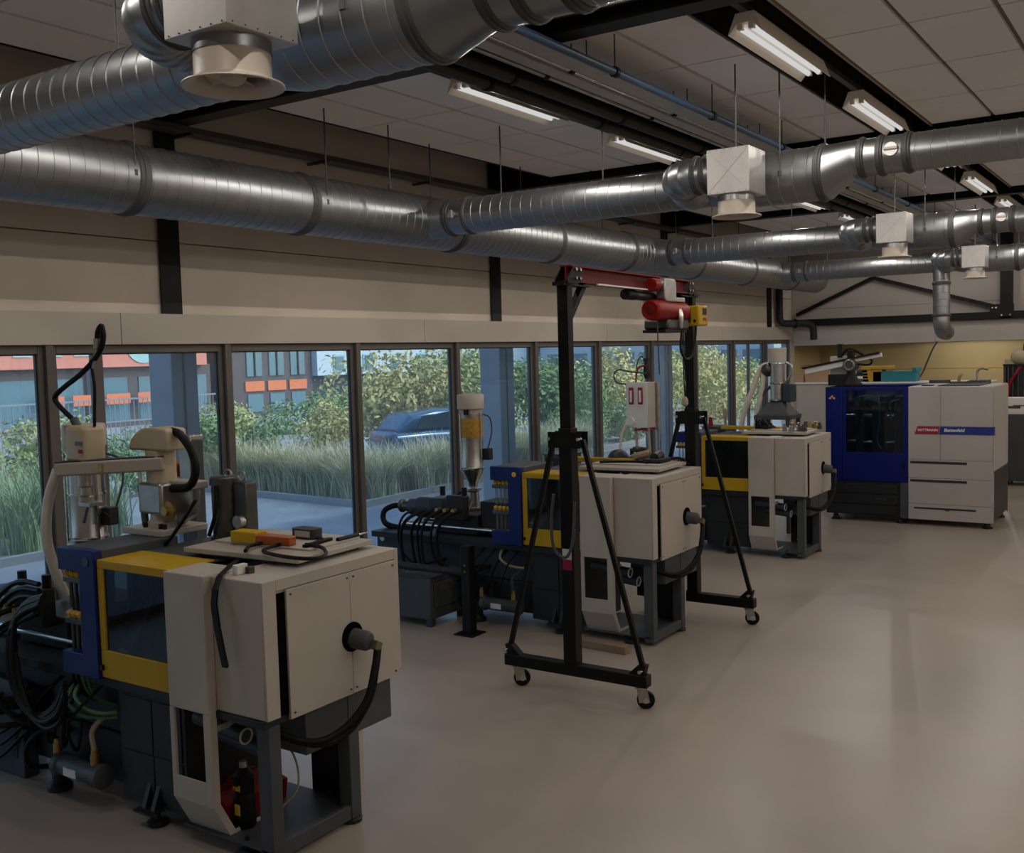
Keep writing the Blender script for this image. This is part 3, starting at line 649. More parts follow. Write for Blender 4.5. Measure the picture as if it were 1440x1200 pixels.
# ---- canister and red toolbox inside the first machine's frame
c = thing('oil_canister', 'black canister with yellow print in the chute of the machine with the robot arm', 'canister', (3.70, 4.30, .083))
MB().lathe((0, 0, 0), (0, 0, 1), [(0, .055), (.01, .06), (.17, .06), (.19, .052), (.2, .056), (.29, .056), (.31, .04), (.33, .02)], 24).build('body', 'blackgloss', c)
MB().lathe((0, 0, .32), (0, 0, 1), [(0, .022), (.04, .022)], 12).build('cap', 'steel', c)
text_part('rail', .045, 'texty', c, (-.061, -.01, .23), FACE_MX, 'print'); B(-.0625, -.03, .08, -.060, .01, .14).build('sticker', 'texty', c)
rb = thing('tool_box', 'red toolbox standing on the tray under the machine with the robot arm', 'toolbox', (3.76, 4.40, .083))
MB().prism([(-.04, 0), (.2, 0), (.22, .11), (.12, .17), (-.06, .13)], 'x', -.14, .30).build('body', 'red', rb, .006)
MB().tube([(.0, .08, .16), (.0, .08, .21), (.16, .08, .21), (.16, .08, .16)], .008, 6).build('handle', 'red', rb)

mm1 = thing('hose_cabinet', 'dark slanted cabinet with looped black hoses behind the valve panel', 'cabinet', (3.55, 6.12, 0))
MB().prism([(0, 0), (.10, .0), (.10, .60), (.04, .60), (.0, .5)], 'y', .05, .85).build('body', 'mgreyblue', mm1, .008)
B(-.004, .12, .12, .0, .78, .45).build('door', 'mgreyblue', mm1, .003)
rn = random.Random(12)
for i in range(10):
    z = .95+.04*rn.random(); o_ = .02+.03*i
    hose(mm1, [(.30, .55+.05*(i % 4), z), (.02-o_*.4, .50+.03*i, z+.02+.03*(i % 3)), (-.10-o_*.7, .62+.03*i, .85), (-.13-o_*.6, .50+.02*i, .62), (-.06-o_*.3, .22, .46+.02*(i % 4)), (.05, -.05, .50+.02*(i % 5)), (.22, -.15, .56)], .013+.005*(i % 3)*.6, 'rubber', 'hose', 8)
for i in range(7):
    hp = [(62-2*i, 838+4*i), (34-3*i, 850+6*i), (14+1.5*i, 890+6*i), (12+3*i, 940+4*i), (26+3*i, 985+3*i), (52+2*i, 1006+3*i), (78+i, 992+4*i), (92, 960+5*i)]
    hose(mm1, [V(Xp(x, y, 3.42-.012*(i % 4)))-V((3.55, 6.12, 0)) for x, y in hp], (.016, .020, .013)[i % 3], 'rubber', 'hose', 8)
for i in range(3): hose(mm1, [V(Xp(x, y, 3.6))-V((3.55, 6.12, 0)) for x, y in ((55, 822+9*i), (28, 818+11*i), (5, 832+13*i), (-25, 870+12*i))], .017, 'rubber', 'hose', 8)
for i in range(3): hose(mm1, [(-.01, .80, .45-.1*i), (-.06, .55, .30-.1*i), (-.06, .25, .28-.08*i), (.02, .02, .42-.05*i)], .012, 'rubber', 'hose', 8)
B(.22, .45, .88, .42, .80, 1.08).build('pump_block', 'rbeige', mm1, .02); MB().cyl((.3, .45, .98), (.3, .30, .98), .06, n=16).build('pump_motor', 'mdark', mm1)
# ---- hoppers
def hopper(label, x, y, z0, sc=1.0, cap='white', amber=True):
    h = thing('material_hopper', label, 'hopper', (x, y, z0), 'steel hoppers on the machines', 0, sc)
    MB().lathe((0, 0, 0), (0, 0, 1), [(0, .12), (.02, .12), (.025, .07), (.18, .06), (.2, .09), (.22, .09)], 24).build('feed_throat', 'steel', h)
    MB().lathe((0, 0, .22), (0, 0, 1), [(0, .045), (.06, .05), (.20, .125), (.205, .13), (.215, .13)], 28).build('cone', 'chrome', h)
    MB().lathe((0, 0, .43), (0, 0, 1), [(0, .122), (.01, .128), (.02, .122), (.30, .122)], 28).build('body', 'steel', h)
    MB().lathe((0, 0, .73), (0, 0, 1), [(0, .13), (.012, .13), (.012, .122), (.26, .122), (.26, .13), (.28, .13)], 28).build('sight_glass', 'chrome' if not amber else 'steel', h)
    if amber: MB().lathe((-.004, -.004, .76), (0, 0, 1), [(0, .123), (.2, .123)], 28, False).build('granulate', 'amber', h)
    MB().lathe((0, 0, 1.01), (0, 0, 1), [(0, .12), (.04, .12), (.05, .142), (.19, .142), (.20, .135), (.205, .0)], 28, False).build('loader_cap', cap, h, 0)
    B(-.13, -.06, 1.0, -.118, .0, 1.06).build('label_plate', 'black', h)
    for a in (.6, 2.7, 4.6): MB().cyl((.135*math.cos(a), .135*math.sin(a), .42), (.135*math.cos(a), .135*math.sin(a), 1.02), .007, n=6).build('tie_rod', 'chrome', h)
    B(.02, -.2, .52, .10, -.12, .64).build('control_box', 'mdark', h, .005)
    hose(h, [(.12, -.05, 1.0), (.20, -.10, .95), (.2, -.12, .8), (.15, -.1, .62)], .008, 'mgrey', 'cable')
    return h
h1 = hopper('steel hopper standing behind the cream robot arm', 4.16, 6.27, 1.02, .99, 'rwhite', False)
h2 = hopper('steel hopper with amber granulate behind the blue valve panel', 8.62, 6.29, 1.02, .985, 'rwhite')
hose(h1, [(-.12, .14, .9), (-.16, .2, .7), (-.18, .22, .45), (-.14, .20, .2), (-.1, .16, .02)], .035, 'whitehose', 'feed_hose', 12)
hose(h2, [(-.08, -.05, .1), (-.16, -.02, -.1), (-.18, -.16, -.4), (-.25, -.4, -.55), (-.3, -.7, -.6)], .012, 'tan', 'hose')
hose(h2, [(.0, .1, .20), (-.1, .18, .12), (-.14, .2, .05), (-.1, .1, -.02)], .012, 'rubber', 'hose')

# ---- robot arm on the first machine
P0 = V((4.15, 5.46, 1.565)); PA = Zp(228, 646, 2.0); PB = Zp(84, 660, 1.955); PH = Zp(122, 655, 1.97)
r = thing('robot_arm', 'cream robot arm with two hoods mounted on the moulding machine', 'robot', P0)
def L_(p): return V(p)-P0
PA.x, PA.y = 4.15, 5.46
B(-.16, -.18, -.02, .20, .2, .02).build('base_plate', 'rwhite', r, .006)
MB().lathe((0, 0, .02), (0, 0, 1), [(0, .10), (.03, .10), (.04, .08), (.12, .075)], 24).build('base_flange', 'rwhite', r)
B(-.09, -.10, .10, .10, .13, .30).build('pedestal', 'steel', r, .02)
B(.0, -.30, .26, .12, .13, .31).build('side_bracket', 'rwhite', r, .01)
MB().prism([(-.25, .10), (-.1, .02), (-.08, .28), (-.26, .28)], 'x', .02, .09).build('rib', 'steel', r, .01)
MB().lathe((-.04, -.12, .13), (-1, 0, 0), [(0, .06), (.02, .06), (.03, .03), (.05, .03)], 18).build('gear', 'brass', r)
MB().rbox(-.075, -.075, .29, .085, .085, .50, .05).build('column', 'rbeige', r, .006)
hd = MB(); n = 10
prof = [(.22, 0), (.22, .02), (.20, .07), (.15, .11), (.08, .14), (-.02, .148), (-.14, .14), (-.16, .13), (-.16, 0)]
hd.prism(prof, 'x', -.075, .085); hd.M = None
hood = hd; hood.v = [(a, b, c+.50) for a, b, c in hood.v]; hood.build('rear_hood', 'rbeige', r, .022, seg=3)
a0 = L_(V((4.15, 5.40, 1.985))); a1 = L_(PB)
MB().beam(a0, a1, .14, .085).build('arm_link', 'rwhite', r, .012)
MB().beam(a0+V((0, 0, .045)), a1+V((0, 0, .045)), .11, .008).build('arm_cover', 'mdark', r)
q = a0.lerp(a1, .52); MB().obox(q+V((-.078, 0, 0)), (.012, .045, .05), Matrix()).build('arm_tag', 'brass', r)
ph = L_(PH)
hm = MB().rbox(ph.x-.085, ph.y-.11, ph.z+.02, ph.x+.085, ph.y+.11, ph.z+.26, .045); hm.build('front_hood', 'rbeige', r, .03, seg=3)
for z, m_, l_ in ((.15, 'dsteel', .07), (.10, 'red', .04)): B(ph.x-.088, ph.y-.09, ph.z+z-.012, ph.x-.083, ph.y-.09+l_, ph.z+z+.012).build('marking', m_, r)
MB().lathe((ph.x, ph.y+.02, ph.z-.03), (0, 0, -1), [(0, .05), (.10, .05), (.11, .035), (.16, .035), (.17, .05), (.20, .05)], 18).build('spindle', 'steel', r)
gx, gy, gz = ph.x, ph.y-.02, ph.z-.23
B(gx-.05, gy-.06, gz-.03, gx+.05, gy+.06, gz).build('gripper_plate', 'steel', r, .004)
for a in (-.04, .04): MB().beam((gx, gy+a, gz-.03), (gx-.02, gy+a*1.6, gz-.14), .02, .02).build('gripper_finger', 'dsteel', r)
hose(r, [(gx, gy-.05, gz-.02), (gx-.03, gy-.12, gz-.08), (gx-.02, gy-.16, gz-.06), (gx, gy-.2, gz-.1)], .006, 'rubber', 'cable')
def pl(x, y, X): return V(Xp(x, y, X))-P0
hX = PH.x
hose(r, [pl(112, 606, hX), pl(104, 592, hX), pl(84, 572, hX), pl(77, 559, hX), pl(90, 545, hX), pl(115, 525, hX), pl(137, 500, hX), pl(145, 478, hX), pl(143, 459, hX), pl(138, 466, hX), pl(137, 478, hX)], .017, 'rubber', 'cable_hose', 10)
MB().tube([pl(114, 610, hX), pl(108, 598, hX), pl(104, 590, hX)], .028, 12, 2).build('cable_gland', 'mgrey', r)
MB().tube([pl(137, 476, hX), pl(136.5, 490, hX)], .024, 10, 1).build('connector', 'steel', r)
hose(r, [pl(133, 600, hX), pl(133, 570, hX), pl(133, 545, hX), pl(130, 522, hX), pl(127, 507, hX)], .010, 'rubber', 'cable')
hose(r, [pl(131, 518, hX), pl(137, 492, hX)], .012, 'steel', 'cable_support')
hose(r, [(.0, -.12, .62), (.0, -.20, .60), (.0, -.30, .50), (.0, -.33, .38), (.0, -.26, .28), (.0, -.10, .26)], .026, 'rubber', 'cable_hose', 12)
MB().cyl((-.06, .13, .28), (-.06, .10, .02), .022, n=12).build('balance_cylinder', 'dsteel', r); MB().cyl((-.06, .14, .40), (-.06, .13, .28), .012, n=8).build('piston_rod', 'chrome', r)
MB().prism([(.08, .44), (.20, .42), (.24, .38), (.18, .40), (.08, .41)], 'x', -.10, -.02).build('cover_lip', 'chrome', r, .006)
for v in (-.1, -.14, .05): MB().cyl((-.1, v, .02), (-.1, v, .05), .014, n=8).build('bolt', 'black', r)
hose(r, [pl(294, 700, 4.15)+V((-.1, 0, 0)), pl(285, 720, 4.15)+V((-.12, 0, 0)), pl(268, 752, 4.15)+V((-.15, 0, 0)), pl(245, 772, 4.15)+V((-.15, 0, -.03))], .012, 'rubber', 'cable')
# ---- grey dryer cabinet behind the robot arm
q = Xp(262, 730, 4.75)
d = thing('dryer_cabinet', 'grey dryer cabinet with cream control panel behind the robot arm', 'cabinet', (4.75, q.y, 0))
zt_ = Xp(262, 618, 4.75).z
B(0, -.10, 0, .10, .05, zt_).build('body', 'mgrey', d, .01)
B(-.01, -.09, zt_*.86, .11, .04, zt_+.03).build('hood', 'steel', d, .01)
B(-.04, .05, 1.58, .08, .20, 1.80).build('control_panel', 'rbeige', d, .01); B(-.044, .07, 1.66, -.04, .18, 1.73).build('display', 'screen', d)
B(-.02, .07, 1.80, .08, .17, 1.90).build('valve', 'orange', d, .02)
# ---- accumulator
a = thing('accumulator', 'dark steel accumulator with ring bolts beside the robot arm', 'cylinder', (4.28, 5.02, 1.494))
MB().lathe((0, 0, 0), (0, 0, 1), [(0, .10), (.04, .10), (.04, .085), (.36, .085), (.36, .095), (.40, .095), (.41, .08)], 24).build('body', 'dsteel', a)
for v in (-.03, -.15): MB().torus((0, v, .42), (1, 0, 0), .03, .008, 18, 6).build('ring_bolt', 'steel', a)
B(-.02, -.20, 0, .08, -.09, .38).build('valve_housing', 'dsteel', a, .012)
MB().cyl((-.02, -.16, .14), (-.06, -.16, .14), .04, n=16).build('fitting', 'steel', a)
hose(a, [(-.09, -.02, .36), (-.11, -.03, .2), (-.10, .05, .05)], .012, 'rubber', 'hose')

# ---- loose plates and tools lying on the machine tops
def cover_plate(label, x0, y0, x1, y1, z, tilt=0.0):
    t = thing('cover_plate', label, 'plate', ((x0+x1)/2, (y0+y1)/2, z), 'sheet plates on the machine tops'); t.rotation_euler = (0, tilt, .05)
    a, b = (x1-x0)/2, (y1-y0)/2
    B(-a+.06, -b+.06, 0, a-.06, b-.06, .022).build('foam_pad', 'framedark', t)
    m = MB(); m.box(-a, -b, .022, a, b, .05); m.build('plate', 'rwhite', t, .003)
    B(-a*.4, -b*.8, .05, a*.96, b*.9, .062).build('second_sheet', 'mwhite', t, .002)
    return t
cover_plate('stacked sheet plates on the machine with the robot arm', 3.86, 4.02, 4.50, 4.90, 1.4955)
cover_plate('stacked sheet plates on the machine behind the gantry crane leg', 8.36, 4.06, 9.02, 4.88, 1.4955)
cover_plate('stacked sheet plates on the machine beside the blue and white press', 12.62, 4.1, 13.28, 4.92, 1.4955)
ZM = 1.52
def P(x, y, z): return V(Zp(x, y, z))
y0 = P(333, 765, 1.54); y1 = P(412, 772, 1.54)
t = thing('clamp_bar', 'yellow and orange tapered bar on the plates beside the robot arm', 'tool', (y0+y1)/2); dv = (y1-y0); ang = math.atan2(dv.y, dv.x); t.rotation_euler = (0, 0, ang); hl = dv.length/2
B(-hl, -.05, .018, -hl*.1, .05, .085).build('yellow_end', 'myellow', t, .006); MB().prism([(-hl*.1, -.05), (hl, -.03), (hl, .03), (-hl*.1, .05)], 'z', .018, .07).build('orange_end', 'orange', t, .006)
s_ = [P(x, y, 1.567) for x, y in ((345, 775), (352, 768), (375, 763), (400, 762))]+[P(x, y, 1.567) for x, y in ((395, 765), (370, 775), (400, 783), (440, 786), (458, 780), (452, 770), (430, 766))]
t = thing('hose_coil', 'black hose coil lying on the plates beside the orange bar', 'hose', s_[0]); MB().tube([p-s_[0] for p in s_], .011, 8).build('hose', 'rubber', t)
MB().tube([s_[3]-s_[0], P(412, 758, 1.58)-s_[0]], .008, 8, 1).build('nozzle', 'steel', t)
q = P(432, 752, 1.578); t = thing('tool_case', 'small black-rimmed box among the tools on the plates', 'box', q); MB().rbox(-.05, -.09, -.02, .05, .09, .04, .03).build('case', 'framedark', t); B(-.052, -.07, -.005, -.05, .05, .03).build('panel', 'rwhite', t)
q = P(448, 757, 1.566); t = thing('pliers', 'steel pliers with black grips on the plates', 'tool', q); t.rotation_euler = (0, 0, 1.1)
for s in (-1, 1): MB().beam((-.10, s*.02, 0), (.03, -s*.004, .0), .012, .012).build('grip', 'rubber', t); MB().beam((.03, -s*.004, 0), (.10, s*.02, .012), .012, .012).build('jaw', 'steel', t)
q = P(495, 762, 1.535); t = thing('gas_spring', 'black gas spring lying along the rear edge of the plates', 'tool', q); MB().cyl((-.12, 0, .03), (.06, .01, .03), .014).build('barrel', 'black', t); MB().cyl((.06, .01, .03), (.16, .015, .03), .006).build('rod', 'chrome', t)
q = P(447, 765, 1.5575); t = thing('rubber_mat', 'black rubber strip lying on the plates', 'mat', q); MB().rbox(-.13, -.02, 0, .13, .02, .015, .018).build('strip', 'rubber', t); t.rotation_euler = (0, 0, .15)
pts = [(335, 787), (322, 797), (309, 810)]
pp = [P(x, y, 1.505) for x, y in pts]+[Xp(x, y, 3.465) for x, y in ((303, 828), (301, 850), (306, 885), (313, 920), (317, 938))]
t = thing('cable_strap', 'flat black strap hanging over the side of the moulding machine', 'strap', pp[0]); m = MB()
vs = []; fs = []
for i, p in enumerate(pp):
    for k in ((-1, -1), (1, -1), (1, 1), (-1, 1)): vs.append(p-pp[0]+V((k[1]*.006, k[0]*.02, k[1]*.004)))
for i in range(len(pp)-1):
    for k in range(4): j = (k+1) % 4; fs.append((i*4+k, i*4+j, i*4+4+j, i*4+4+k))
fs += [(3, 2, 1, 0), tuple(4*(len(pp)-1)+k for k in range(4))]
m.add(vs, fs).build('strap', 'rubber', t)
for i, (x, y, w_) in enumerate(((345, 803, .03), (352, 806, .02), (338, 807, .04))):
    q = P(x, y, 1.4955); t = tag(MB().rbox(-w_, -.02, 0, w_, .02, .02+.015*i, .012).build('clip_block', ['brass', 'dsteel', 'white'][i], None, .002), ['small brass clip on the machine top below the plates', 'small steel clip on the machine top below the plates', 'small white clip on the machine top below the plates'][i], 'clip'); t.location = q
# tools on the second machine
for i, (x, y, kind_) in enumerate(((935, 648, 'box'), (905, 640, 'cap'), (950, 640, 'block'), (880, 652, 'bar'), (960, 652, 'bar2'))):
    q = V({'box': (8.82, 4.28, 1.558), 'cap': (8.92, 4.74, 1.558), 'block': (8.94, 4.50, 1.558), 'bar': (8.66, 4.50, 1.558), 'bar2': (8.80, 4.24, 1.558)}[kind_])
    if kind_ == 'box': t = thing('pneumatic_gripper', 'dark gripper head lying on the plates behind the gantry leg', 'tool', q); MB().rbox(-.13, -.10, 0, .13, .10, .04, .04).build('body', 'mdark', t, .01); MB().cyl((-.05, 0, .04), (.07, 0, .06), .05).build('motor', 'dsteel', t)
    elif kind_ == 'cap': t = thing('baseball_cap', 'dark cap lying on the plates behind the gantry leg', 'cap', q); MB().ell((0, 0, 0), .11, .11, .10, 16, 6, 0, PI/2).build('crown', 'framedark', t); MB().prism([(-.10, 0), (-.2, -.05), (-.2, .06), (-.1, .08)], 'z', 0, .012).build('visor', 'framedark', t)
    elif kind_ == 'block': t = thing('cable_reel', 'brown wound cable on the plates beside the dark cap', 'cable', q); MB().torus((0, 0, .05), (0, .3, 1), .07, .035, 20, 8).build('coil', 'tan', t); MB().torus((0, .01, .10), (.2, 0, 1), .06, .025, 20, 8).build('coil', 'dsteel', t)
    else:
        t = thing('round_bar', 'dark hose lying along the plates behind the gantry leg' if kind_ == 'bar' else 'dark hose hanging over the plate edge towards the far machine', 'hose', q)
        if kind_ == 'bar': MB().tube([(-.1, .25, .01), (0, .1, .01), (.05, -.1, .01), (0, -.2, .01)], .012, 8).build('hose', 'rubber', t)
        else: MB().tube([(-.1, .1, .015), (.1, 0, .015), (.24, -.1, .02), (.32, -.17, -.08), (.33, -.19, -.25)], .012, 8).build('hose', 'rubber', t)
# clutter on the third machine
for i, (x, y, z, nm, lab, c, mats) in enumerate(((1080, 603, 1.558, 'valve_cluster', 'heap of black valves and hoses on the far machine top', 'valves', ('mdark', 'rubber')), (1118, 606, 1.558, 'mould_insert', 'grey mould insert on the far machine top beside the valves', 'mould', ('steel', 'mgrey')), (1142, 602, 1.558, 'clamp_set', 'small steel clamps on the edge of the far machine top', 'clamps', ('dsteel', 'brass')))):
    q = P(x, y, z); t = thing(nm, lab, c, q); rn = random.Random(i)
    for k in range(6):
        a = rn.uniform(-.14, .14); b = rn.uniform(-.14, .14); h = rn.uniform(.04, .12)
        MB().lathe((a, b, 0), (rn.uniform(-.3, .3), rn.uniform(-.3, .3), 1), [(0, .03), (h*.6, .03), (h*.6, .018), (h, .02)], 10).build('piece', mats[k % 2], t)
    if i == 0:
        for k in range(3): MB().tube([(-.2+.1*k, -.1, .02), (-.1, .05*k, .10), (.05, .1, .12), (.2, .0+.05*k, .02)], .012, 7).build('hose', 'rubber', t)
# wooden block, guard post, grey tank beside the second machine
q = Zp(848, 914); t = tag(MB().obox((0, 0, .035), (.09, .5, .07), Matrix.Rotation(-.05, 4, 'Z')).build('wooden_block', 'wood', None, .004), 'brown wooden block on the floor under the machine end', 'block'); t.location = (q.x, q.y, 0)
t = thing('guard_post', 'black steel guard post with base plate beside the grey tank', 'post', (7.68, 5.69, 0))
B(-.05, -.05, .012, .05, .05, .84).build('post', 'blackgloss', t, .008); B(-.11, -.11, 0, .11, .11, .012).build('base_plate', 'blackgloss', t, .002)
repeat('bolt', MB().cyl((-.058, 0, 0), (-.05, 0, 0), .008, n=8), 'brass', t, [(0, 0, .66), (0, 0, .60)])
MB().cyl((.0, .05, .58), (.0, 1.4, .58), .035, n=14).build('rail', 'mdark', t)
t = thing('oil_tank', 'grey steel tank box on short legs beside the guard post', 'tank', (7.68, 6.15, 0))
B(0, 0, .07, .55, .62, .48).build('body', 'mgrey', t, .006); B(-.012, -.012, .48, .56, .63, .492).build('lid', 'mgrey', t, .003)
B(.05, -.02, .18, .42, 0, .42).build('cover', 'mgrey', t, .004); B(.12, -.024, .33, .36, -.02, .40).build('name_plate', 'steel', t)
repeat('leg', B(0, 0, 0, .06, .06, .07), 'mgreyblue', t, [(0, 0, 0), (.49, 0, 0), (0, .56, 0), (.49, .56, 0)])
MB().lathe((.2, .36, .492), (0, 0, 1), [(0, .09), (.008, .09), (.01, .0)], 24, False).build('filler_lid', 'chrome', t); MB().cyl((.2, .3, .49), (.2, .3, .6), .01, n=8).build('dipstick', 'dsteel', t)

# =================================================================== GANTRY CRANE AND HOIST
NX, NY, FX, FY = 6.63, 3.945, 9.20, 4.085
g = thing('gantry_crane', 'black wheeled gantry crane frame with a red top beam', 'crane', (NX, NY, 0))
dx, dy = FX-NX, FY-NY
for bx, by, y0_, y1_ in ((0, 0, -.635, .605), (dx, dy, -.615, .60)):
    B(bx-.045, by+y0_, .165, bx+.045, by+y1_, .255).build('base_beam', 'blackgloss', g, .006)
    B(bx-.05, by-.055, .255, bx+.05, by+.055, 2.05).build('post', 'blackgloss', g, .006)
    B(bx-.04, by-.045, 2.05, bx+.04, by+.045, 3.14).build('inner_post', 'blackgloss', g, .005)
    B(bx-.055, by-.14, 1.90, bx-.05, by+.145, 2.02).build('bracket_plate', 'blackgloss', g, .002)
    B(bx+.05, by-.14, 1.90, bx+.055, by+.145, 2.02).build('bracket_plate', 'blackgloss', g, .002)
    for s, e in ((-1, y0_+.04), (1, y1_-.03)):
        MB().beam((bx, by+s*.125, 1.96), (bx, by+e, .29), .035, .035).build('diagonal_brace', 'blackgloss', g, .003)
        MB().prism([(by+e-.05*s-.06, .255), (by+e-.05*s+.06, .255), (by+e+.03, .33), (by+e-.03, .33)], 'x', bx-.03, bx+.03).build('gusset', 'blackgloss', g)
        for z_, yy in ((.29, by+e), (1.97, by+s*.125)): MB().cyl((bx-.075, yy, z_), (bx-.03, yy, z_), .014, n=8).build('bolt', 'chrome', g)
        cy = by+(y0_+.06 if s < 0 else y1_-.10)
        c = MB().lathe((bx, cy, .145), (0, 0, 1), [(0, .035), (.008, .05), (.02, .05)], 16).build('caster', 'steel', g)
        m = MB(); rot = -1.05 if s < 0 else -.85
        for q in (-1, 1):
            mm = MB(); mm.M = Matrix.Translation((bx, cy, 0)) @ Matrix.Rotation(rot, 4, 'Z'); mm.prism([(-.02, .05), (.06, .05), (.04, .148), (-.035, .148)], 'y', q*.026-.003, q*.026+.003); mm.build('caster_fork', 'steel', c)
        mm = MB(); mm.M = Matrix.Translation((bx, cy, 0)) @ Matrix.Rotation(rot, 4, 'Z')
        mm.lathe((.03, -.02, .066), (0, 1, 0), [(0, .04), (.0, .06), (.006, .066), (.034, .066), (.04, .06), (.04, .04)], 24); mm.build('wheel', 'rubber', c)
        mm = MB(); mm.M = Matrix.Translation((bx, cy, 0)) @ Matrix.Rotation(rot, 4, 'Z'); mm.cyl((.03, -.032, .066), (.03, .032, .066), .022, n=12); mm.build('hub', 'chrome', c)
    B(bx-.06, by-.07, 3.12, bx+.06, by+.07, 3.135).build('top_plate', 'blackgloss', g)
# red I-beam along the frame
d = V((dx, dy, 0)); dl = d.length; dn = d/dl
rm = Matrix.Translation((0, 0, 3.135)) @ Matrix.Rotation(math.atan2(dy, dx), 4, 'Z')
m = MB(); m.M = rm; m.prism([(-.05, 0), (.05, 0), (.05, .012), (.006, .012), (.006, .113), (.05, .113), (.05, .125), (-.05, .125), (-.05, .113), (-.006, .113), (-.006, .012), (-.05, .012)], 'x', .02, dl-.02); m.build('top_beam', 'dred', g)
for x_, sg in ((0, 1), (dl, -1)):
    for q in (-1, 1):
        m = MB(); m.M = rm; pl_ = [(x_-.05*sg, -.03), (x_-.05*sg, .02), (x_+.05*sg, .115), (x_+.17*sg, .115), (x_+.17*sg, .02), (x_+.17*sg, -.0), (x_+.0, -.03)]
        m.prism(pl_, 'y', q*.05-.004, q*.05+.004); o = m.build('end_plate', 'blackgloss', g)
        for a_, b_ in ((.08, .03), (.08, .095), (.15, .03), (.15, .095)):
            m = MB(); m.M = rm; m.cyl((x_+a_*sg, q*.055, b_), (x_+a_*sg, q*.066, b_), .013, n=8); m.build('bolt', 'chrome', o)
    p0 = rm @ V((x_, 0, -.32)); p1 = rm @ V((x_+.30*sg, 0, -.01)); MB().beam(p0, p1, .05, .05).build('knee_brace', 'blackgloss', g, .003)
    m = MB(); m.M = rm; m.box(min(x_-.10*sg, x_+.32*sg), -.05, -.03, max(x_-.10*sg, x_+.32*sg), .05, -.018); m.build('saddle_plate', 'blackgloss', g)
MB().beam(rm @ V((.45, -.052, -.002)), rm @ V((1.6, -.052, -.002)), .02, .012).build('beam_strip', 'white', g)
# cable loop tied to the near post
hose(g, [(-.06, .10, 1.55), (-.07, .12, 1.35), (-.08, .10, 1.15), (-.08, .0, 1.08), (-.07, -.06, 1.2), (-.06, -.08, 1.5)], .012, 'mgrey', 'cable_loop')
B(-.053, -.04, .98, -.05, .04, 1.14).build('warning_label', 'bwred', g); B(-.054, -.04, 1.06, -.0525, .04, 1.14).build('label_head', 'white', g)
# hoist
hx = 8.42; hy = NY+dy*(hx-NX)/dx; zb_ = 3.135
h = thing('electric_hoist', 'red electric hoist with yellow control box under the crane beam', 'hoist', (hx, hy, 0))
def pyl(x, y): v = Yp(x, y, hy-.05); return v.x-hx, v.z
for q in (-.07, .07):
    B(-.16, q-.005, 3.07, .06, q+.005, 3.22).build('trolley_plate', 'steel', h, .003)
    for u in (-.11, .02): MB().cyl((u, q*.9, 3.17), (u, q*.4, 3.17), .026, n=14).build('trolley_wheel', 'dsteel', h)
MB().cyl((-.37, -.11, 3.175), (-.27, -.11, 3.175), .055, n=20).build('brake_cover', 'red', h)
MB().cyl((-.27, -.11, 3.17), (-.2, -.11, 3.17), .035, n=16).build('motor_shaft', 'dsteel', h)
MB().rbox(-.22, -.17, 3.03, .02, -.085, 3.235, .05, 'y').build('gearbox', 'steel', h, .01)
B(-.15, -.16, 3.035, .22, .08, 3.075).build('top_mount', 'steel', h, .005)
MB().cyl((-.68, -.02, 3.085), (-.52, -.02, 3.085), .045, n=16).build('travel_motor', 'black', h)
MB().cyl((-.52, -.02, 3.085), (-.15, -.02, 3.075), .04, n=16).build('motor_flange', 'dsteel', h)
MB().lathe((-.42, -.12, 2.955), (1, 0, 0), [(0, .02), (.0, .075), (.015, .086), (.04, .09), (.24, .09), (.25, .082), (.66, .080)], 28).build('drum_housing', 'red', h)
MB().lathe((-.422, -.12, 2.955), (-1, 0, 0), [(0, .04), (.01, .035), (.012, .022), (.016, .0)], 20, False).build('drum_cap', 'dred', h)
B(-.20, -.19, 2.79, .24, .05, 2.88).build('hook_block', 'dsteel', h, .02)
B(-.24, -.18, 2.765, .20, .04, 2.79).build('limit_bar', 'black', h)
MB().lathe((.02, -.20, 2.80), (0, 0, 1), [(0, .02), (.06, .03), (.12, .03), (.17, .015)], 12).build('hook_shank', 'chrome', h)
B(.335, -.24, 2.825, .545, -.10, 3.01).build('control_box', 'myellow', h, .015); B(.24, -.16, 2.86, .335, -.11, 2.98).build('box_bracket', 'black', h)
B(.42, -.244, 2.925, .505, -.24, 2.985).build('display', 'screen', h)
for u in (.44, .48): MB().cyl((u, -.24, 2.885), (u, -.248, 2.885), .014, n=12).build('button', 'bwred', h)
MB().cyl((.335, -.2, 2.87), (.327, -.2, 2.87), .013, n=10).build('lock', 'black', h)
MB().tube([(-.28, -.12, 2.87), (-.25, -.12, 2.4)], .006, 6, 1).build('wire_rope', 'dsteel', h)
hose(h, [(.05, -.20, 2.78), (.02, -.20, 2.62), (.12, -.2, 2.53), (.26, -.2, 2.56), (.34, -.2, 2.72), (.36, -.2, 2.83)], .011, 'rubber', 'cable')
for u, zl in ((.10, 1.62), (.13, 2.05)): MB().tube([(u, -.18, 2.78), (u+.02, -.18, 2.4), (u+.10, -.18, zl)], .006, 6, 3).build('pendant_cable', 'rubber', h)
MB().lathe((.14, -.18, 2.10), (0, 0, 1), [(0, .01), (.02, .028), (.06, .028), (.09, .012)], 12).build('cable_weight', 'tan', h)

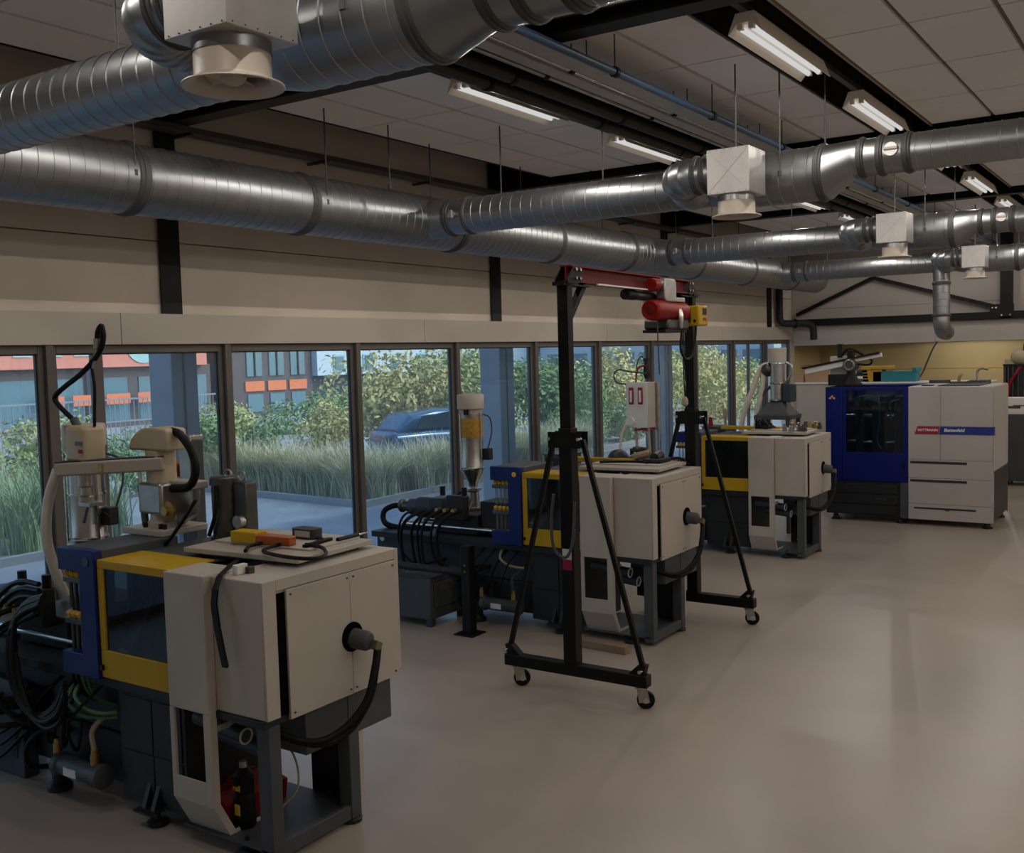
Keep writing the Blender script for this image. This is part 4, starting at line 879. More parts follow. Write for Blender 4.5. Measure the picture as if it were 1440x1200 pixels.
# =================================================================== BLUE AND WHITE PRESS
b = thing('injection_press', 'large white and blue moulding press with red and navy stripe', 'machine', (15.5, 2.39, 0))
B(.012, .012, .10, 1.3, 1.13, 2.0).build('white_body', 'bwwhite', b, .008)
for v0, v1 in ((.01, .688), (.692, 1.128)): B(0, v0, .955, .012, v1, 1.995).build('front_panel', 'bwwhite', b, .003)
for i, (z0, z1, vs_) in enumerate(((.69, .95, .34), (.315, .685, .34), (.085, .31, .22))):
    p = B(0, .01, z0, .012, 1.128, z1).build('drawer_panel', 'bwwhite', b, .003)
    B(-.003, vs_, z1-.055 if i < 2 else z1-.07, .001, 1.10 if i < 2 else 1.05, z1-.02 if i < 2 else z1-.045).build('grip_slot', 'framedark', p)
    MB().box(-.006, vs_, z1-.018 if i < 2 else z1-.043, .002, 1.10 if i < 2 else 1.05, z1-.012 if i < 2 else z1-.037).build('slot_lip', 'bwwhite', p)
MB().prism([(.55, .245), (.65, .245), (.62, .225), (.58, .225)], 'x', -.004, 0).build('pull', 'dsteel', b)
m = MB(); B(.02, .0, .82, 1.28, .012, 1.99).build('side_panel', 'bwwhite', b, .003)
B(.06, .0, .12, 1.26, .012, .80).build('side_recess', 'mdark', b, .003); B(.0, .0, .085, .06, .012, .80).build('side_post', 'bwwhite', b, .003); B(1.26, .0, .085, 1.3, .012, .8).build('side_post', 'mgrey', b, .003)
MB().prism([(.72, 1.32), (1.04, 1.32), (1.0, 1.435), (.70, 1.435)], 'x', -.006, -.0).build('stripe_red', 'bwred', b)
MB().prism([(-.01, 1.32), (.71, 1.32), (.69, 1.435), (-.01, 1.435)], 'x', -.006, -.0).build('stripe_navy', 'bwnavy', b); B(0, -.006, 1.32, .10, 0, 1.435).build('stripe_navy', 'bwnavy', b)
text_part('WITTMANN', .05, 'textw', b, (-.008, .865, 1.378), FACE_MX, 'lettering', .2); text_part('Battenfeld', .066, 'textw', b, (-.008, .51, 1.38), FACE_MX, 'lettering', .2)
B(.1, .2, 2.0, 1.1, .75, 2.012).build('top_hatch', 'mdark', b, .003); MB().rbox(.2, .85, 2.0, .4, 1.0, 2.015, .03).build('cable_gate', 'mdark', b)
# blue guard half
m = MB(); m.prism([(1.135, .61), (2.32, .61), (2.32, 2.0), (1.135, 2.0), (1.135, 1.95), (2.06, 1.95), (2.06, 1.03), (1.20, 1.03), (1.20, 1.95), (1.135, 1.95)], 'x', 0, .03)
m = MB(); m.box(0, 1.135, .61, .03, 2.07, 1.03); m.box(0, 1.135, 1.03, .03, 1.20, 1.95); m.box(0, 1.135, 1.95, .03, 2.07, 2.0); m.build('sliding_door', 'bwblue', b, .004)
B(.0, 2.075, .61, .04, 2.32, 2.0).build('guard_pillar', 'bwblue', b, .004)
B(.01, 2.02, 1.03, .03, 2.07, 1.95).build('door_stile', 'bwblue', b)
B(.012, 1.20, 1.03, .02, 2.02, 1.95).build('door_window', 'tint', b)
B(.03, 2.30, .61, 1.28, 2.32, 2.0).build('guard_side', 'bwblue', b); B(.95, 1.135, .61, 1.0, 2.30, 2.0).build('guard_back', 'bwnavy', b); B(.85, 1.135, 1.98, 1.28, 2.30, 2.0).build('guard_roof', 'bwblue', b)
for i, (dz, dv) in enumerate(((.0, 0), (-.026, -.03), (-.026, .03))): MB().cyl((-.005, 2.22+dv, 1.86+dz), (.0, 2.22+dv, 1.86+dz), .024, n=3).build('emblem', 'emblem', b)
B(-.03, 1.19, .80, 0, 1.21, .92).build('door_handle', 'black', b, .004)
for v0, v1 in ((1.25, 1.40), (1.52, 1.72), (1.84, 1.96)):
    B(.3, v0, .62, .9, v1, 1.85).build('platen', 'mgrey', b, .01); B(.26, v0+.01, .95, .3, v1-.01, 1.02).build('clamp_strip', 'steel', b); B(.26, v0+.01, 1.62, .3, v1-.01, 1.65).build('clamp_strip', 'chrome', b)
for z in (1.15, 1.55): MB().cyl((.35, 1.15, z), (.35, 2.2, z), .04, n=14).build('tie_bar', 'chrome', b)
hose(b, [(.2, 1.6, 1.9), (.2, 1.58, 1.5), (.22, 1.62, 1.2), (.2, 1.55, 1.06)], .014, 'steel', 'hose'); hose(b, [(.2, 1.9, 1.9), (.18, 1.85, 1.6), (.2, 1.92, 1.3)], .014, 'rubber', 'hose'); hose(b, [(.2, 1.3, 1.8), (.18, 1.42, 1.75), (.2, 1.42, 1.5)], .014, 'steel', 'hose')
B(.02, 1.14, .10, 1.28, 2.32, .605).build('base', 'mdark', b, .006); B(.0, 1.135, .085, .03, 1.24, .605).build('base_post', 'mgrey', b, .004)
for z0, z1 in ((.12, .24), (.27, .40), (.43, .56)): B(.005, 1.28, z0, .02, 2.28, z1).build('base_panel', 'mdark', b, .003)
B(-.002, 1.45, .34, .006, 1.6, .37).build('vent', 'framedark', b)
for u in (.1, 1.2):
    for v in (.09, 1.25, 2.2): MB().lathe((u, v, 0), (0, 0, 1), [(0, .07), (.02, .07), (.03, .05), (.09, .03)], 16).build('foot', 'mdark', b)
# picker robot on the press roof
pr = Xp(1197, 541, 16.0); r2 = thing('picker_robot', 'black and white picker robot on the roof of the blue press', 'robot', (16.0, pr.y, 2.0))
def q2(x, y): v = Xp(x, y, 16.0); return V((0, v.y-pr.y, v.z-2.0))
MB().lathe((0, 0, 0), (0, 0, 1), [(0, .16), (.03, .16), (.15, .07), (.24, .06)], 20).build('base', 'black', r2)
MB().cyl((-.10, 0, .32), (.10, 0, .32), .10, n=20).build('pivot', 'dsteel', r2); MB().torus((-.11, 0, .32), (1, 0, 0), .07, .015, 20, 6).build('pivot_ring', 'steel', r2)
B(-.05, -.05, .24, .05, .05, .55).build('mast', 'black', r2, .01)
MB().beam(q2(1133, 522), q2(1200, 508), .10, .10).build('arm', 'white', r2, .006); MB().beam(q2(1200, 507), q2(1240, 499), .07, .06).build('arm', 'white', r2, .006)
MB().beam(q2(1131, 518)+V((-.06, 0, 0)), q2(1238, 496)+V((-.06, 0, 0)), .03, .03).build('rail', 'black', r2)
hose(r2, [q2(1184, 500), q2(1192, 491), q2(1202, 493), q2(1215, 500)], .02, 'rubber', 'cable_chain'); hose(r2, [q2(1204, 512), q2(1222, 513), q2(1226, 507), q2(1220, 504)], .015, 'rubber', 'cable_chain')
MB().beam(q2(1179, 484)+V((.1, 0, 0)), q2(1179, 503)+V((.1, 0, 0)), .07, .07).build('vertical_axis', 'black', r2)
m = MB(); a_ = q2(1180, 516); m.box(a_.x+.1, a_.y-.17, a_.z-.12, a_.x+.35, a_.y+.17, a_.z+.16); m.build('drive_box', 'bwwhite', r2, .01)
B(a_.x+.1, a_.y-.22, -.0, a_.x+.2, a_.y+.2, a_.z-.12).build('stand', 'mdark', r2)

# =================================================================== FLOOR-STANDING EQUIPMENT BEYOND
# white dryer with red hooks on the third machine's rear
px_ = 11.95; a_ = Xp(880, 545, px_); b_ = Xp(911, 600, px_)
d = thing('hopper_dryer', 'white box dryer with dark red hooks on a steel pole', 'dryer', (px_, b_.y, 0))
wv = a_.y-b_.y; z0_, z1_ = Xp(911, 602, px_).z, a_.z+.06
B(0, 0, z0_, .30, wv, z1_).build('body', 'white', d, .008); B(.005, -.004, z0_, .30, 0, z1_).build('side_panel', 'mwhite', d, .002)
for v in (.06, .19): 
    hk = B(-.02, v, z1_-.28, 0, v+.07, z1_-.06).build('hook', 'bwred', d, .012); B(-.024, v+.02, z1_-.25, -.019, v+.05, z1_-.10).build('hook_slot', 'white', hk)
MB().cyl((.25, -.03, .82), (.25, -.03, z1_), .03, n=14).build('pole', 'steel', d); MB().lathe((.25, -.03, .79), (0, 0, 1), [(0, .10), (.03, .10), (.05, .05), (.1, .04)], 20).build('pole_base', 'steel', d)
for v in (.02, .2): MB().beam((.05, v, z0_), (.10, v, z0_-.40), .03, .02).build('strut', 'mwhite', d)
B(.0, .02, z0_-.04, .28, .2, z0_-.02).build('shelf', 'bwred', d)
MB().cyl((-.03, wv-.06, z0_+.08), (.0, wv-.06, z0_+.08), .06, n=16).build('outlet', 'white', d)
hose(d, [(-.04, wv-.02, z0_+.05), (-.06, wv+.04, z0_-.1), (-.06, wv+.08, z0_-.4), (-.03, wv+.1, .85)], .018, 'whitehose', 'outlet_hose')
hose(d, [(.02, wv-.02, z1_-.02), (0, wv+.12, z1_-.0), (0, wv+.17, z1_+.10), (0, wv+.1, z1_+.17), (0, wv-.08, z1_+.14), (.02, .02, z1_+.12)], .010, 'mgrey', 'cable')
hose(d, [(.05, wv*.6, z1_), (.04, wv*.55, z1_+.12), (.04, wv*.4, z1_+.20), (.05, .03, z1_+.22)], .012, 'bwred', 'cable')
hose(d, [(.05, wv*.55, z1_+.1), (.04, wv*.5, z1_+.26), (.05, wv*.3, z1_+.34), (.05, .06, z1_+.26)], .008, 'mgrey', 'cable')
MB().lathe((.08, .04, z1_+.05), (0, 0, 1), [(0, .03), (.05, .045), (.15, .045), (.2, .03), (.26, .04)], 14).build('suction_head', 'mdark', d)
# control cabinets with red lamps
for i, (x, y, X_, w_, lab) in enumerate(((776, 660, 10.5, .22, 'dark control cabinet with red lamp behind the gantry post'), (1000, 612, 14.6, .30, 'dark control cabinet with red lamp near the white hoses'))):
    q = Xp(x, y, X_); zt_ = Xp(x, 640 if i == 0 else 601, X_).z
    c = thing('control_cabinet', lab, 'cabinet', (X_, q.y, 0)); B(0, -w_/2-.1, 0, .35, w_/2, zt_).build('body', 'mgrey', c, .008); B(-.004, -w_/2-.08, .2, 0, w_/2-.02, zt_-.03).build('door', 'mdark', c, .003)
    B(-.01, -w_/2-.12, zt_, .36, w_/2+.02, zt_+.012).build('top_plate', 'dsteel', c)
    MB().lathe((.08, .04, zt_+.012), (0, 0, 1), [(0, .035), (.05, .035), (.05, .03), (.12, .028), (.14, .015)], 16).build('warning_lamp', 'red', c)
    if i: MB().lathe((.08, -.2, zt_+.012), (0, 0, 1), [(0, .02), (.14, .02), (.14, .035), (.26, .04), (.28, .02)], 14).build('signal_post', 'tan', c)
# hopper stand with white hoses
hs = Xp(1094, 600, 14.3); h = thing('hopper_stand', 'tall steel hopper on a pyramid chute with two white hoses', 'hopper', (14.3, hs.y, 0))
def q3(x, y): v = Xp(x, y, 14.3); return V((0, v.y-hs.y, v.z))
zc = q3(1094, 500).z
MB().lathe((0, 0, q3(0+1094, 510).z), (0, 0, 1), [(0, .125), (.2, .13), (.21, .12)], 24).build('loader_cap', 'mwhite', h)
MB().lathe((0, 0, q3(1094, 565).z), (0, 0, 1), [(0, .10), (.02, .13), (.04, .10), (.25, .10), (.26, .115), (.28, .10), (q3(1094, 512).z-q3(1094, 565).z, .10)], 24).build('body', 'steel', h)
z1 = q3(1094, 565).z; z0 = q3(1094, 583).z
m = MB(); m.add([(-.1, -.1, z1), (.1, -.1, z1), (.1, .1, z1), (-.1, .1, z1), (-.24, -.24, z0), (.24, -.24, z0), (.24, .24, z0), (-.24, .24, z0)], [(3, 2, 1, 0), (4, 5, 6, 7), (0, 1, 5, 4), (1, 2, 6, 5), (2, 3, 7, 6), (3, 0, 4, 7)]); m.build('pyramid_chute', 'mgrey', h, .006)
for a in (-.22, .22):
    for c_ in (-.22, .22): MB().beam((a, c_, 0), (a, c_, z0), .05, .05).build('leg', 'mgrey', h)
B(-.26, -.26, z0-.06, .26, .26, z0).build('platform', 'mgrey', h, .004)
for s, (xa, xb) in enumerate(((1070, 1041), (1075, 1061))):
    hose(h, [q3(1082, 512), q3(xa, 518), q3((xa+xb)/2+4, 545), q3(xb+3, 590), V((0, q3(xb, 600).y, 1.0)), V((0, q3(xb, 600).y, .5))], .038, 'whitehose', 'feed_hose', 12)
hose(h, [q3(1083, 544), q3(1072, 556), q3(1066, 580), V((0, q3(1066, 580).y, 1.2))], .022, 'mgrey', 'feed_hose')
MB().rbox(-.1, q3(1110, 0+540).y-.08, q3(1110, 565).z, .1, q3(1110, 540).y+.08, q3(1110, 540).z, .05).build('blower', 'mgreyblue', h, .01)
MB().ell((-.0, .14, q3(1094, 520).z), .08, .10, .10).build('vacuum_valve', 'dsteel', h)
hose(h, [V((0, -.12, zc-.1)), V((0, -.2, zc-.15)), V((0, -.18, zc-.3)), V((0, -.1, zc-.4))], .02, 'steel', 'cable')
# white lab bench cabinet and boxes behind the press
cx = 19.0
t = thing('storage_cabinet', 'long pale storage cabinet behind the blue press', 'cabinet', (cx, 4.0, 0)); zt_ = Xp(1150, 538, cx).z
ya = Xp(1120, 560, cx).y-4.0
B(0, -1.0, 0, .6, ya, zt_-.03).build('body', 'mwhite', t, .006); B(-.03, -1.03, zt_-.03, .63, ya+.03, zt_).build('top', 'white', t, .004)
n_ = 4
for i in range(n_):
    a0_ = -1.0+(ya+1.0)*i/n_; B(-.015, a0_+.01, .08, 0, a0_+(ya+1.0)/n_-.01, zt_-.06).build('door', 'mwhite', t, .004)
ZT = zt_
def onshelf(x, y=536): return Xp(x, y, cx+.2)
def put(name, lab, cat, x): q = onshelf(x); return thing(name, lab, cat, (cx+.2, q.y, ZT))
c = put('cardboard_box', 'open brown cardboard box on the storage cabinet', 'box', 1151); B(-.1, -.23, 0, .2, .25, .30).build('body', 'card', c, .004); MB().obox((.05, .27, .30), (.28, .16, .008), Matrix.Rotation(-.5, 4, 'X')).build('flap', 'card', c); MB().obox((.05, -.28, .32), (.28, .12, .008), Matrix.Rotation(.6, 4, 'X')).build('flap', 'card', c)
c = put('cardboard_box', 'small brown cardboard box at the end of the storage cabinet', 'box', 1127); B(-.1, -.1, 0, .1, .12, .13).build('body', 'card', c, .004); B(-.02, -.1, .13, .02, .12, .133).build('tape', 'tan', c)
c = put('crate', 'mustard plastic crate on the storage cabinet', 'crate', 1229); B(-.1, -.16, 0, .2, .18, .22).build('body', 'mustard', c, .01); B(-.12, -.32, .22, .22, .2, .28).build('rim', 'mustard', c, .01)
c = put('crate', 'teal plastic crate on the storage cabinet', 'crate', 1258); B(-.1, -.38, 0, .25, .36, .19).build('body', 'teal', c, .01); B(-.12, -.40, .17, .27, -.33, .25).build('end_wall', 'teal', c, .008)
c = put('manual_stack', 'stack of grey binders on the storage cabinet', 'binders', 1212); 
for i in range(4): B(-.1, -.15+.01*i, .055*i, .12, .15-.015*i, .055*i+.05).build('binder', ['mgrey', 'white', 'mdark', 'dsteel'][i], c, .004)
c = put('paper_tray', 'white paper tray on the storage cabinet', 'tray', 1196); B(-.1, -.13, 0, .12, .13, .012).build('base', 'white', c); B(-.1, -.13, .012, -.09, .13, .06).build('lip', 'white', c); B(-.06, -.11, .012, .1, .11, .03).build('paper', 'white', c)
# stuff on the press roof / behind
c = thing('welding_jig', 'cluttered steel jig with clamps behind the press roof', 'jig', (18.6, Xp(1350, 540, 18.6).y, 0))
B(-.2, -.5, 0, .4, .5, Xp(1350, 545, 18.6).z).build('bench', 'mgrey', c, .006); zz = Xp(1350, 545, 18.6).z
B(-.2, -.45, zz, .2, -.15, zz+.12).build('vice', 'mgrey', c, .01); MB().cyl((-.1, .3, zz), (-.1, .3, zz+.13), .17, n=24).build('reel', 'mgrey', c)
MB().rbox(-.15, -.12, zz, .1, .2, zz+.10, .03).build('clamp', 'dsteel', c); hose(c, [(-.1, -.3, zz+.1), (-.1, -.28, zz+.25), (-.1, -.35, zz+.32), (-.1, -.45, zz+.3)], .02, 'steel', 'lever'); hose(c, [(-.1, .0, zz+.1), (-.12, -.02, zz+.2), (-.1, -.05, zz+.22)], .025, 'tan', 'lever')
# far right: filing cabinet, white box and ribbed vessel
X_ = 20.5; q = Xp(1434, 640, X_); c = thing('steel_cabinet', 'grey steel cabinet standing behind the white press end', 'cabinet', (X_, q.y-.3, 0)); zt_ = Xp(1430, 583, X_).z
B(0, -.5, .08, .6, .62, zt_).build('body', 'mgrey', c, .006); B(-.012, .06, .1, 0, .6, zt_-.02).build('door', 'mgrey', c, .004); B(-.012, -.48, .1, 0, .05, zt_-.02).build('door', 'mgrey', c, .004)
repeat('caster', MB().cyl((0, -.02, .04), (0, .02, .04), .04, n=14), 'black', c, [(.08, -.4, 0), (.08, .5, 0), (.5, -.4, 0), (.5, .5, 0)])
c2 = thing('white_carton', 'white carton with printed marks on the grey steel cabinet', 'box', (X_+.05, q.y-.3, zt_)); zh = Xp(1430, 560, X_).z-zt_
B(0, -.12, 0, .4, .58, zh).build('body', 'white', c2, .006); B(-.003, .3, zh*.35, 0, .5, zh*.5).build('print', 'dsteel', c2); B(-.003, .2, zh*.5, 0, .42, zh*.56).build('print', 'dsteel', c2)
X_ = 24.0; q = Xp(1424, 560, X_); c = thing('ribbed_vessel', 'dark ribbed steel vessel with a pale valve on top', 'vessel', (X_, q.y-.15, 0)); zt_ = Xp(1424, 512, X_).z
MB().lathe((0, 0, .3), (0, 0, 1), [(0, .30), (zt_-.35, .30), (zt_-.33, .34), (zt_-.30, .34)], 28).build('shell', 'mdark', c)
for i in range(18): a = 2*PI*i/18; MB().cyl((.31*math.cos(a), .31*math.sin(a), .3), (.31*math.cos(a), .31*math.sin(a), zt_), .018, n=6).build('rib', 'dsteel', c)
for a in (.5, 2.6, 4.7): MB().beam((.25*math.cos(a), .25*math.sin(a), 0), (.25*math.cos(a), .25*math.sin(a), .3), .06, .06).build('leg', 'mdark', c)
MB().ell((-.05, .02, zt_+.14), .15, .17, .16).build('valve_body', 'rbeige', c); MB().cyl((0, -.05, zt_), (0, -.08, zt_+.42), .03, n=10).build('stem', 'dsteel', c); MB().rbox(-.1, .1, zt_, .1, .3, zt_+.10, .03).build('pump', 'rbeige', c)
hose(c, [(-.3, -.05, zt_-.05), (-.36, .05, zt_-.2), (-.38, .15, zt_-.4), (-.36, .2, zt_-.7)], .03, 'red', 'hose')
t = thing('wall_cable', 'thin grey cable hanging from the fascia down to the cabinet top', 'cable', (26.8, Xp(1318, 482, 26.8).y, 2.6)); pb = Xp(1290, 540, 26.8)-V(t.location)
MB().tube([(0, 0, .06), (0, .12, -.15), (0, pb.y-.15, pb.z*.65), (0, pb.y, pb.z), (0, pb.y+.02, -1.6)], .02, 6).build('cable', 'mgrey', t)

# =================================================================== OUTSIDE
GZ = -.10
pv = struct(B(-6, 9.3, GZ-.2, 60, 90, GZ).build('floor_pavement', 'pave'))
# beds with kerbs
def bed(poly, name, lab):
    t = thing(name, lab, 'planting bed', (0, 0, 0)); MB().prism(poly, 'z', GZ+.001, GZ+.05).build('soil', 'soil', t)
    for i in range(len(poly)):
        a, b2 = V((*poly[i], GZ+.06)), V((*poly[(i+1) % len(poly)], GZ+.06))
        MB().beam(a, b2, .12, .12).build('kerb', 'kerb', t)
bed([(-2, 13.6), (9.6, 13.6), (10.4, 14.4), (10.2, 21), (-2, 21)], 'planting_bed', 'kerbed planting bed with green grasses in front of the fence')
bed([(14.0, 12.7), (30, 13.3), (30, 13.75), (16.0, 14.0), (15.4, 19.5), (14.6, 19.5)], 'planting_bed', 'kerbed planting bed with straw grasses in front of the parked car')
def grass(name, label, spots, m, hmin, hmax, n, wd, curl=.5):
    rn = random.Random(len(spots)); mb = MB(); vs = []; fs = []
    for (x, y) in spots:
        for i in range(n):
            a = rn.uniform(0, 2*PI); L = rn.uniform(hmin, hmax); out = rn.uniform(.15, .75)*L*curl*1.6; w = wd*rn.uniform(.6, 1.2)
            bx, by = x+rn.gauss(0, .10), y+rn.gauss(0, .10); dx_, dy_ = math.cos(a), math.sin(a); k0 = len(vs)
            for j in range(5):
                t = j/4; hz = L*(t-.32*t*t*(.4+out)); ro = out*t*t; ww = w*(1-t*.85)
                cx_, cy_ = bx+dx_*ro, by+dy_*ro; vs += [(cx_-dy_*ww, cy_+dx_*ww, GZ+.03+hz), (cx_+dy_*ww, cy_-dx_*ww, GZ+.03+hz)]
            fs += [(k0+2*j, k0+2*j+1, k0+2*j+3, k0+2*j+2) for j in range(4)]
    mb.add(vs, fs); o = stuff(mb.build(name, m)); tag(o, label, 'grass'); return o
rn = random.Random(5)
sp1 = [(rn.uniform(4.5, 9.9), rn.uniform(13.9, 17.5)) for _ in range(60)]
sp2 = [(rn.uniform(14.4, 23), rn.uniform(12.9, 13.65)) for _ in range(95)]+[(rn.uniform(14.7, 15.4), rn.uniform(13.6, 19.2)) for _ in range(80)]
grass('ornamental_grass', 'green arching grass clumps in the bed before the fence', sp1, 'grass', .9, 1.7, 90, .016)
grass('ornamental_grass', 'straw coloured feathery grass in the bed before the car', sp2, 'grass2', .8, 1.5, 80, .012, .7)
grass('ornamental_grass', 'green blades growing among the straw coloured grass', sp2, 'grass', .6, 1.15, 50, .014)
def shrub(label, x, y, rx, rz, m, n=1500, seed=0, ls=.09, z0=GZ, tree=False, grp='shrubs outside the windows'):
    rn = random.Random(seed); t = thing('shrub', label, 'shrub', (x, y, z0), grp); vs = []; fs = []
    blobs = [(rn.gauss(0, rx*.42), rn.gauss(0, rx*.3), rz*rn.uniform(.45, 1.5)+(rz*.5 if tree else 0), rx*rn.uniform(.35, .6)) for _ in range(9)]
    for i in range(n):
        b_ = rn.choice(blobs); th = rn.uniform(0, 2*PI); u = rn.uniform(-1, 1); q = math.sqrt(1-u*u); R = b_[3]*rn.uniform(.55, 1.08)
        c = V((b_[0]+R*q*math.cos(th), b_[1]+R*q*math.sin(th), max(.05, b_[2]+R*u*1.1)))
        nrm = V((q*math.cos(th)+rn.gauss(0, .5), q*math.sin(th)+rn.gauss(0, .5), u+rn.gauss(0, .5))).normalized(); ax, ay, _ = basis(nrm); s = ls*rn.uniform(.6, 1.3); k = len(vs)
        a = rn.uniform(0, 2*PI); d1 = ax*math.cos(a)+ay*math.sin(a); d2 = nrm.cross(d1)
        vs += [c-d1*s, c-d2*s*.45+nrm*s*.12, c+d1*s, c+d2*s*.45+nrm*s*.12]; fs.append((k, k+1, k+2, k+3))
    stuff(MB().add(vs, fs).build('foliage', m, t))
    for i in range(3): MB().tube([(rn.gauss(0, .05), rn.gauss(0, .05), 0), (rn.gauss(0, rx*.15), rn.gauss(0, rx*.15), rz*.5), (rn.gauss(0, rx*.3), rn.gauss(0, rx*.3), rz*1.1)], [.04, .03, .015], 6, 3).build('stem', 'bark', t)
    return t
SH = [(15.1, 17.6, .75, .85, 'shrubB', 'round green bush beside the concrete post'), (11.0, 17.6, 1.2, .95, 'shrubA', 'olive bush behind the robot arm'), (12.4, 18.5, .9, .8, 'shrubB', 'small green bush between the robot arm and the post'),
      (18.3, 17.6, .8, .9, 'shrubC', 'thin yellowish sapling behind the straw grass'), (21.0, 18.0, 2.0, 1.5, 'shrubC', 'yellow-green tree over the roof of the parked car'), (23.6, 17.6, 2.0, 1.6, 'shrubA', 'olive tree behind the parked car'),
      (25.8, 16.6, 1.7, 1.4, 'shrubB', 'green shrub behind the second concrete post'), (27.6, 15.8, 1.6, 1.3, 'shrubB', 'dark green shrub behind the gantry post'), (30.2, 16.2, 1.9, 1.5, 'shrubC', 'yellow shrub behind the white box dryer'), (33., 16., 1.9, 1.5, 'shrubA', 'olive shrub beyond the white box dryer'),
      (36., 15.6, 1.9, 1.5, 'shrubC', 'yellow shrub behind the far gantry post'), (39.5, 16., 2.0, 1.1, 'shrubC', 'yellow-green shrub behind the hopper hoses'), (44., 16., 2.0, 1.2, 'shrubB', 'green shrub behind the far window corner'), (24.6, 14.4, .9, .55, 'grass', 'low green shrub at the end of the straw grass'), (28.2, 14.4, 1.0, .6, 'grass', 'low spiky shrub before the dark green shrub')]
SH += [(20.5, 27, 1.3, .32, 'shrubB', 'dark green hedge bush beyond the road near the brick building'), (25, 29, 1.4, .36, 'shrubA', 'olive hedge bush beyond the road behind the sapling'), (29.5, 28, 1.6, .5, 'shrubB', 'green hedge bush beyond the road behind the parked car'), (13.0, 24.5, 1.2, .35, 'shrubA', 'olive hedge bush behind the bar fence')]
for i, (x, y, rx, rz, m_, lab) in enumerate(SH): shrub(lab, x, y, rx, rz, m_, 5200 if rx > 1.3 else 4200, i, .085 if rx > 1.3 else .055)
# concrete posts outside the glass
for x, w_, lab in ((7.72, .36, 'grey concrete post outside the window behind the robot arm'), (14.28, .42, 'grey concrete post outside the window beside the steel hopper'), (20.55, .4, 'grey concrete post outside the window behind the far gantry post')):
    t = thing('concrete_post', lab, 'post', (x, 9.85, GZ), 'concrete posts outside the glass'); B(-w_/2, -.2, 0, w_/2, .2, 4.2).build('shaft', 'extcol', t, .01); B(-w_/2-.06, -.26, 0, w_/2+.06, .26, .05).build('footing', 'kerb', t); MB().cyl((-.02, -.21, .0), (-.02, -.21, 3.2), .012, n=6).build('downpipe', 'mdark', t)
# canopy above the windows outside
# fence
f = thing('bar_fence', 'pale steel bar fence behind the green grass bed', 'fence', (8, 22.5, GZ))
for i in range(90): MB().cyl((i*.14-1, 0, .05), (i*.14-1, 0, 1.9), .012, n=5).build('bar', 'extcol', f)
for z in (.15, .7, 1.3, 1.85): B(-1.05, -.02, z, 11.6, .02, z+.04).build('rail', 'extcol', f)
# buildings
bl = thing('office_building', 'brown building with salmon fascia band and pale round windows', 'building', (0, 40, GZ))
B(10, 0, 0, 33.5, 8, 2.7).build('ground_storey', 'bbrown', bl); B(9.5, -.4, 2.66, 33.0, 8, 7).build('upper_storey', 'bpink', bl)
for i in range(11): 
    x = 19.6+i*1.35
    if i == 7: MB().cyl((x+.4, -.44, 3.75), (x+.4, -.39, 3.75), .95, n=28).build('window', 'bglassl', bl)
    elif i < 10 and i != 6: B(x-.35, -.44, 3.15, x+.45, -.39, 4.6).build('window', 'bglassl', bl, .0)
for i in range(9):
    x = 14+2.2*i; B(x, -.05, .3, x+1.6, 0.0, 2.2).build('window', 'bglass', bl)
    if i % 2 == 0: B(x-.4, -.3, 0, x-.1, 0, 2.66).build('pillar', 'extcol', bl)
for i in range(4): B(24.2+1.6*i, -.5, 1.05, 25.4+1.6*i, -.45, 1.5).build('orange_panel', 'borange', bl)
b2 = thing('brick_building', 'dark brick building with orange panels under tall windows', 'building', (0, 40, GZ))
B(34.0, -.2, 0, 40.2, 8, 8).build('wall', 'bbrown', b2)
for i in range(3):
    x = 35.6+1.5*i; w0 = B(x, -.26, 2.0, x+1.0, -.2, 6).build('window', 'bglass', b2); B(x+.45, -.3, 2.0, x+.55, -.26, 6).build('mullion', 'black', w0)
    B(x-.15, -.28, 1.25, x+1.1, -.2, 1.75).build('orange_panel', 'borange', b2); B(x, -.26, .2, x+1.0, -.2, 1.1).build('window', 'bglass', b2)
B(39.1, -.24, 2.2, 39.5, -.2, 2.6).build('sign', 'bglassl', b2)
b3 = thing('clad_building', 'pale perforated metal building with small square windows', 'building', (0, 40, GZ))
B(40.2, -.6, 1.9, 64, 8, 9).build('cladding', 'bpale', b3); B(40.2, 0, 0, 64, 8, 1.9).build('plinth', 'mgreyblue', b3)
for i in range(8): 
    x = 41.4+2.4*i; w0 = B(x, -.66, 2.1, x+.9, -.6, 3.0).build('window', 'bglassl', b3); B(x+.12, -.7, 2.2, x+.78, -.66, 2.9).build('pane', 'bglass', w0)
for i in range(3): B(40.2, -.64, 3.6+1.6*i, 64, -.6, 3.66+1.6*i).build('panel_joint', 'mgreyblue', b3)
b4 = thing('office_building', 'long pale office block with ribbon windows beyond the far shrubs', 'building', (62, 22, GZ))
B(0, 0, 0, 8, 17, 9).build('wall', 'bpale', b4)
for z in (1.2, 4.2):
    for i in range(9): B(-.06, .6+1.8*i, z, 0, 2.0+1.8*i, z+1.5).build('window', 'bglass', b4)
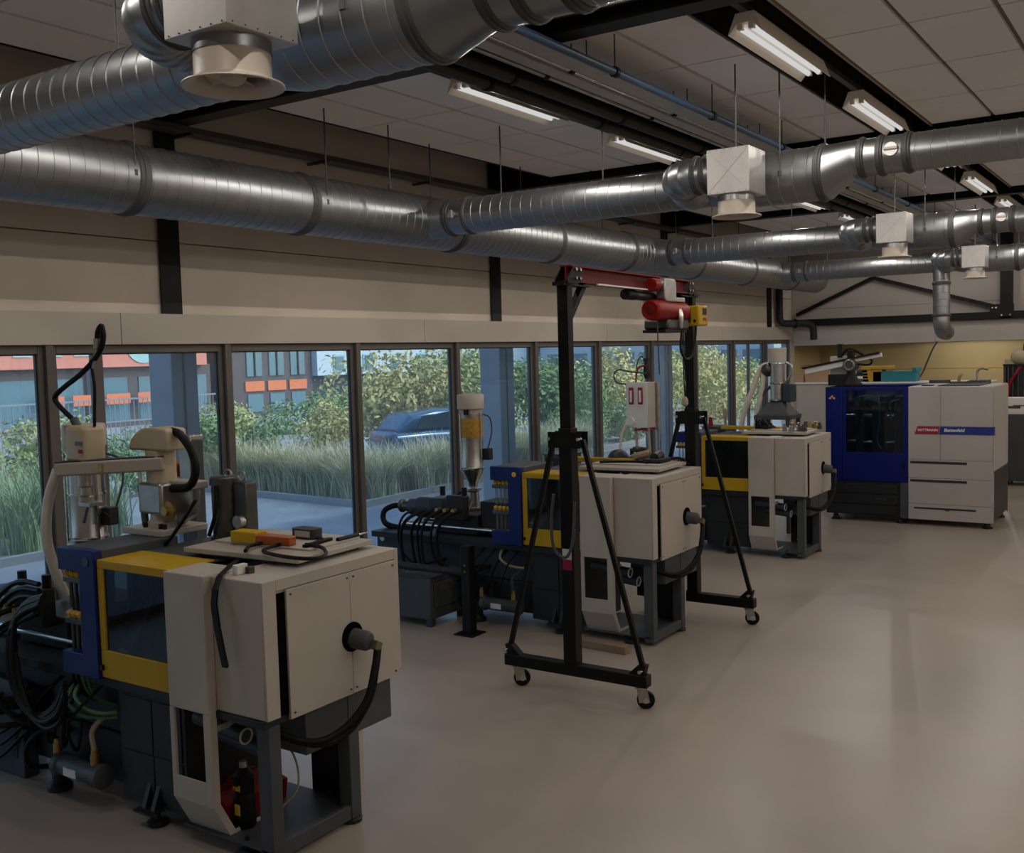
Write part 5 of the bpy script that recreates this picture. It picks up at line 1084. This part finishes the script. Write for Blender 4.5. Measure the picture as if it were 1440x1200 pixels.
# parked car
c = thing('parked_car', 'blue hatchback parked beyond the grass with a yellow number plate', 'car', (20.9, 15.75, GZ), rz=math.radians(-22))
def loft(secs, n=16):
    m = MB(); vs = []; fs = []
    for x, w, z0, z1, rr in secs:
        for i in range(n):
            a = 2*PI*(i+.5)/n; cx_, sz = math.cos(a), math.sin(a); e = rr
            px2 = math.copysign(abs(cx_)**e, cx_)*w; pz = (z0+z1)/2+math.copysign(abs(sz)**e, sz)*(z1-z0)/2; vs.append((x, px2, pz))
    for k in range(len(secs)-1):
        for i in range(n): j = (i+1) % n; fs.append((k*n+i, (k+1)*n+i, (k+1)*n+j, k*n+j))
    fs.append(tuple(range(n))); fs.append(tuple(reversed([(len(secs)-1)*n+i for i in range(n)]))); return m.add(vs, fs)
loft([(-2.15, .62, .42, .80, .5), (-2.05, .80, .28, .95, .45), (-1.2, .88, .22, .98, .4), (.2, .90, .22, .96, .4), (1.0, .89, .22, .92, .4), (1.75, .84, .24, .82, .45), (2.1, .72, .30, .70, .5), (2.18, .55, .36, .62, .5)], 24).build('body', 'carblue', c)
loft([(-1.95, .60, .85, 1.0, .5), (-1.6, .68, .85, 1.36, .45), (-.9, .70, .85, 1.46, .4), (.0, .70, .85, 1.46, .4), (.55, .66, .85, 1.30, .45), (1.05, .62, .85, .97, .5)], 24).build('cabin', 'carblue', c)
for s in (-1, 1):
    MB().prism([(-1.5, 1.0), (-1.35, 1.30), (-.6, 1.38), (-.55, 1.0)], 'y', s*.70-.02, s*.70+.02).build('side_window', 'carglass', c)
    MB().prism([(-.47, 1.0), (-.5, 1.38), (.1, 1.38), (.5, 1.22), (.72, 1.0)], 'y', s*.70-.02, s*.70+.02).build('side_window', 'carglass', c)
    MB().rbox(.5, s*.90-.10, .95, .62, s*.90+.10, 1.08, .03).build('mirror', 'black', c)
    B(1.95, s*.55-.14, .58, 2.13, s*.55+.14, .70).build('headlamp', 'white', c, .02)
    for x in (-1.35, 1.35):
        w0 = MB().lathe((x, s*.74, .31), (0, s, 0), [(0, .2), (0, .29), (.03, .31), (.15, .31), (.18, .28), (.18, .2)], 24).build('wheel', 'tyre', c); MB().lathe((x, s*.90, .31), (0, s, 0), [(0, .2), (.015, .19), (.025, .05)], 16).build('rim', 'steel', w0)
m = MB().prism([(.58, 1.28), (.56, 1.30), (1.05, .99), (1.05, .97)], 'y', -.58, .58); m.build('windscreen', 'carglass', c)
B(2.17, -.26, .40, 2.2, .26, .51).build('number_plate', 'plate', c); B(2.12, -.5, .52, 2.185, .5, .62).build('grille', 'black', c, .01)
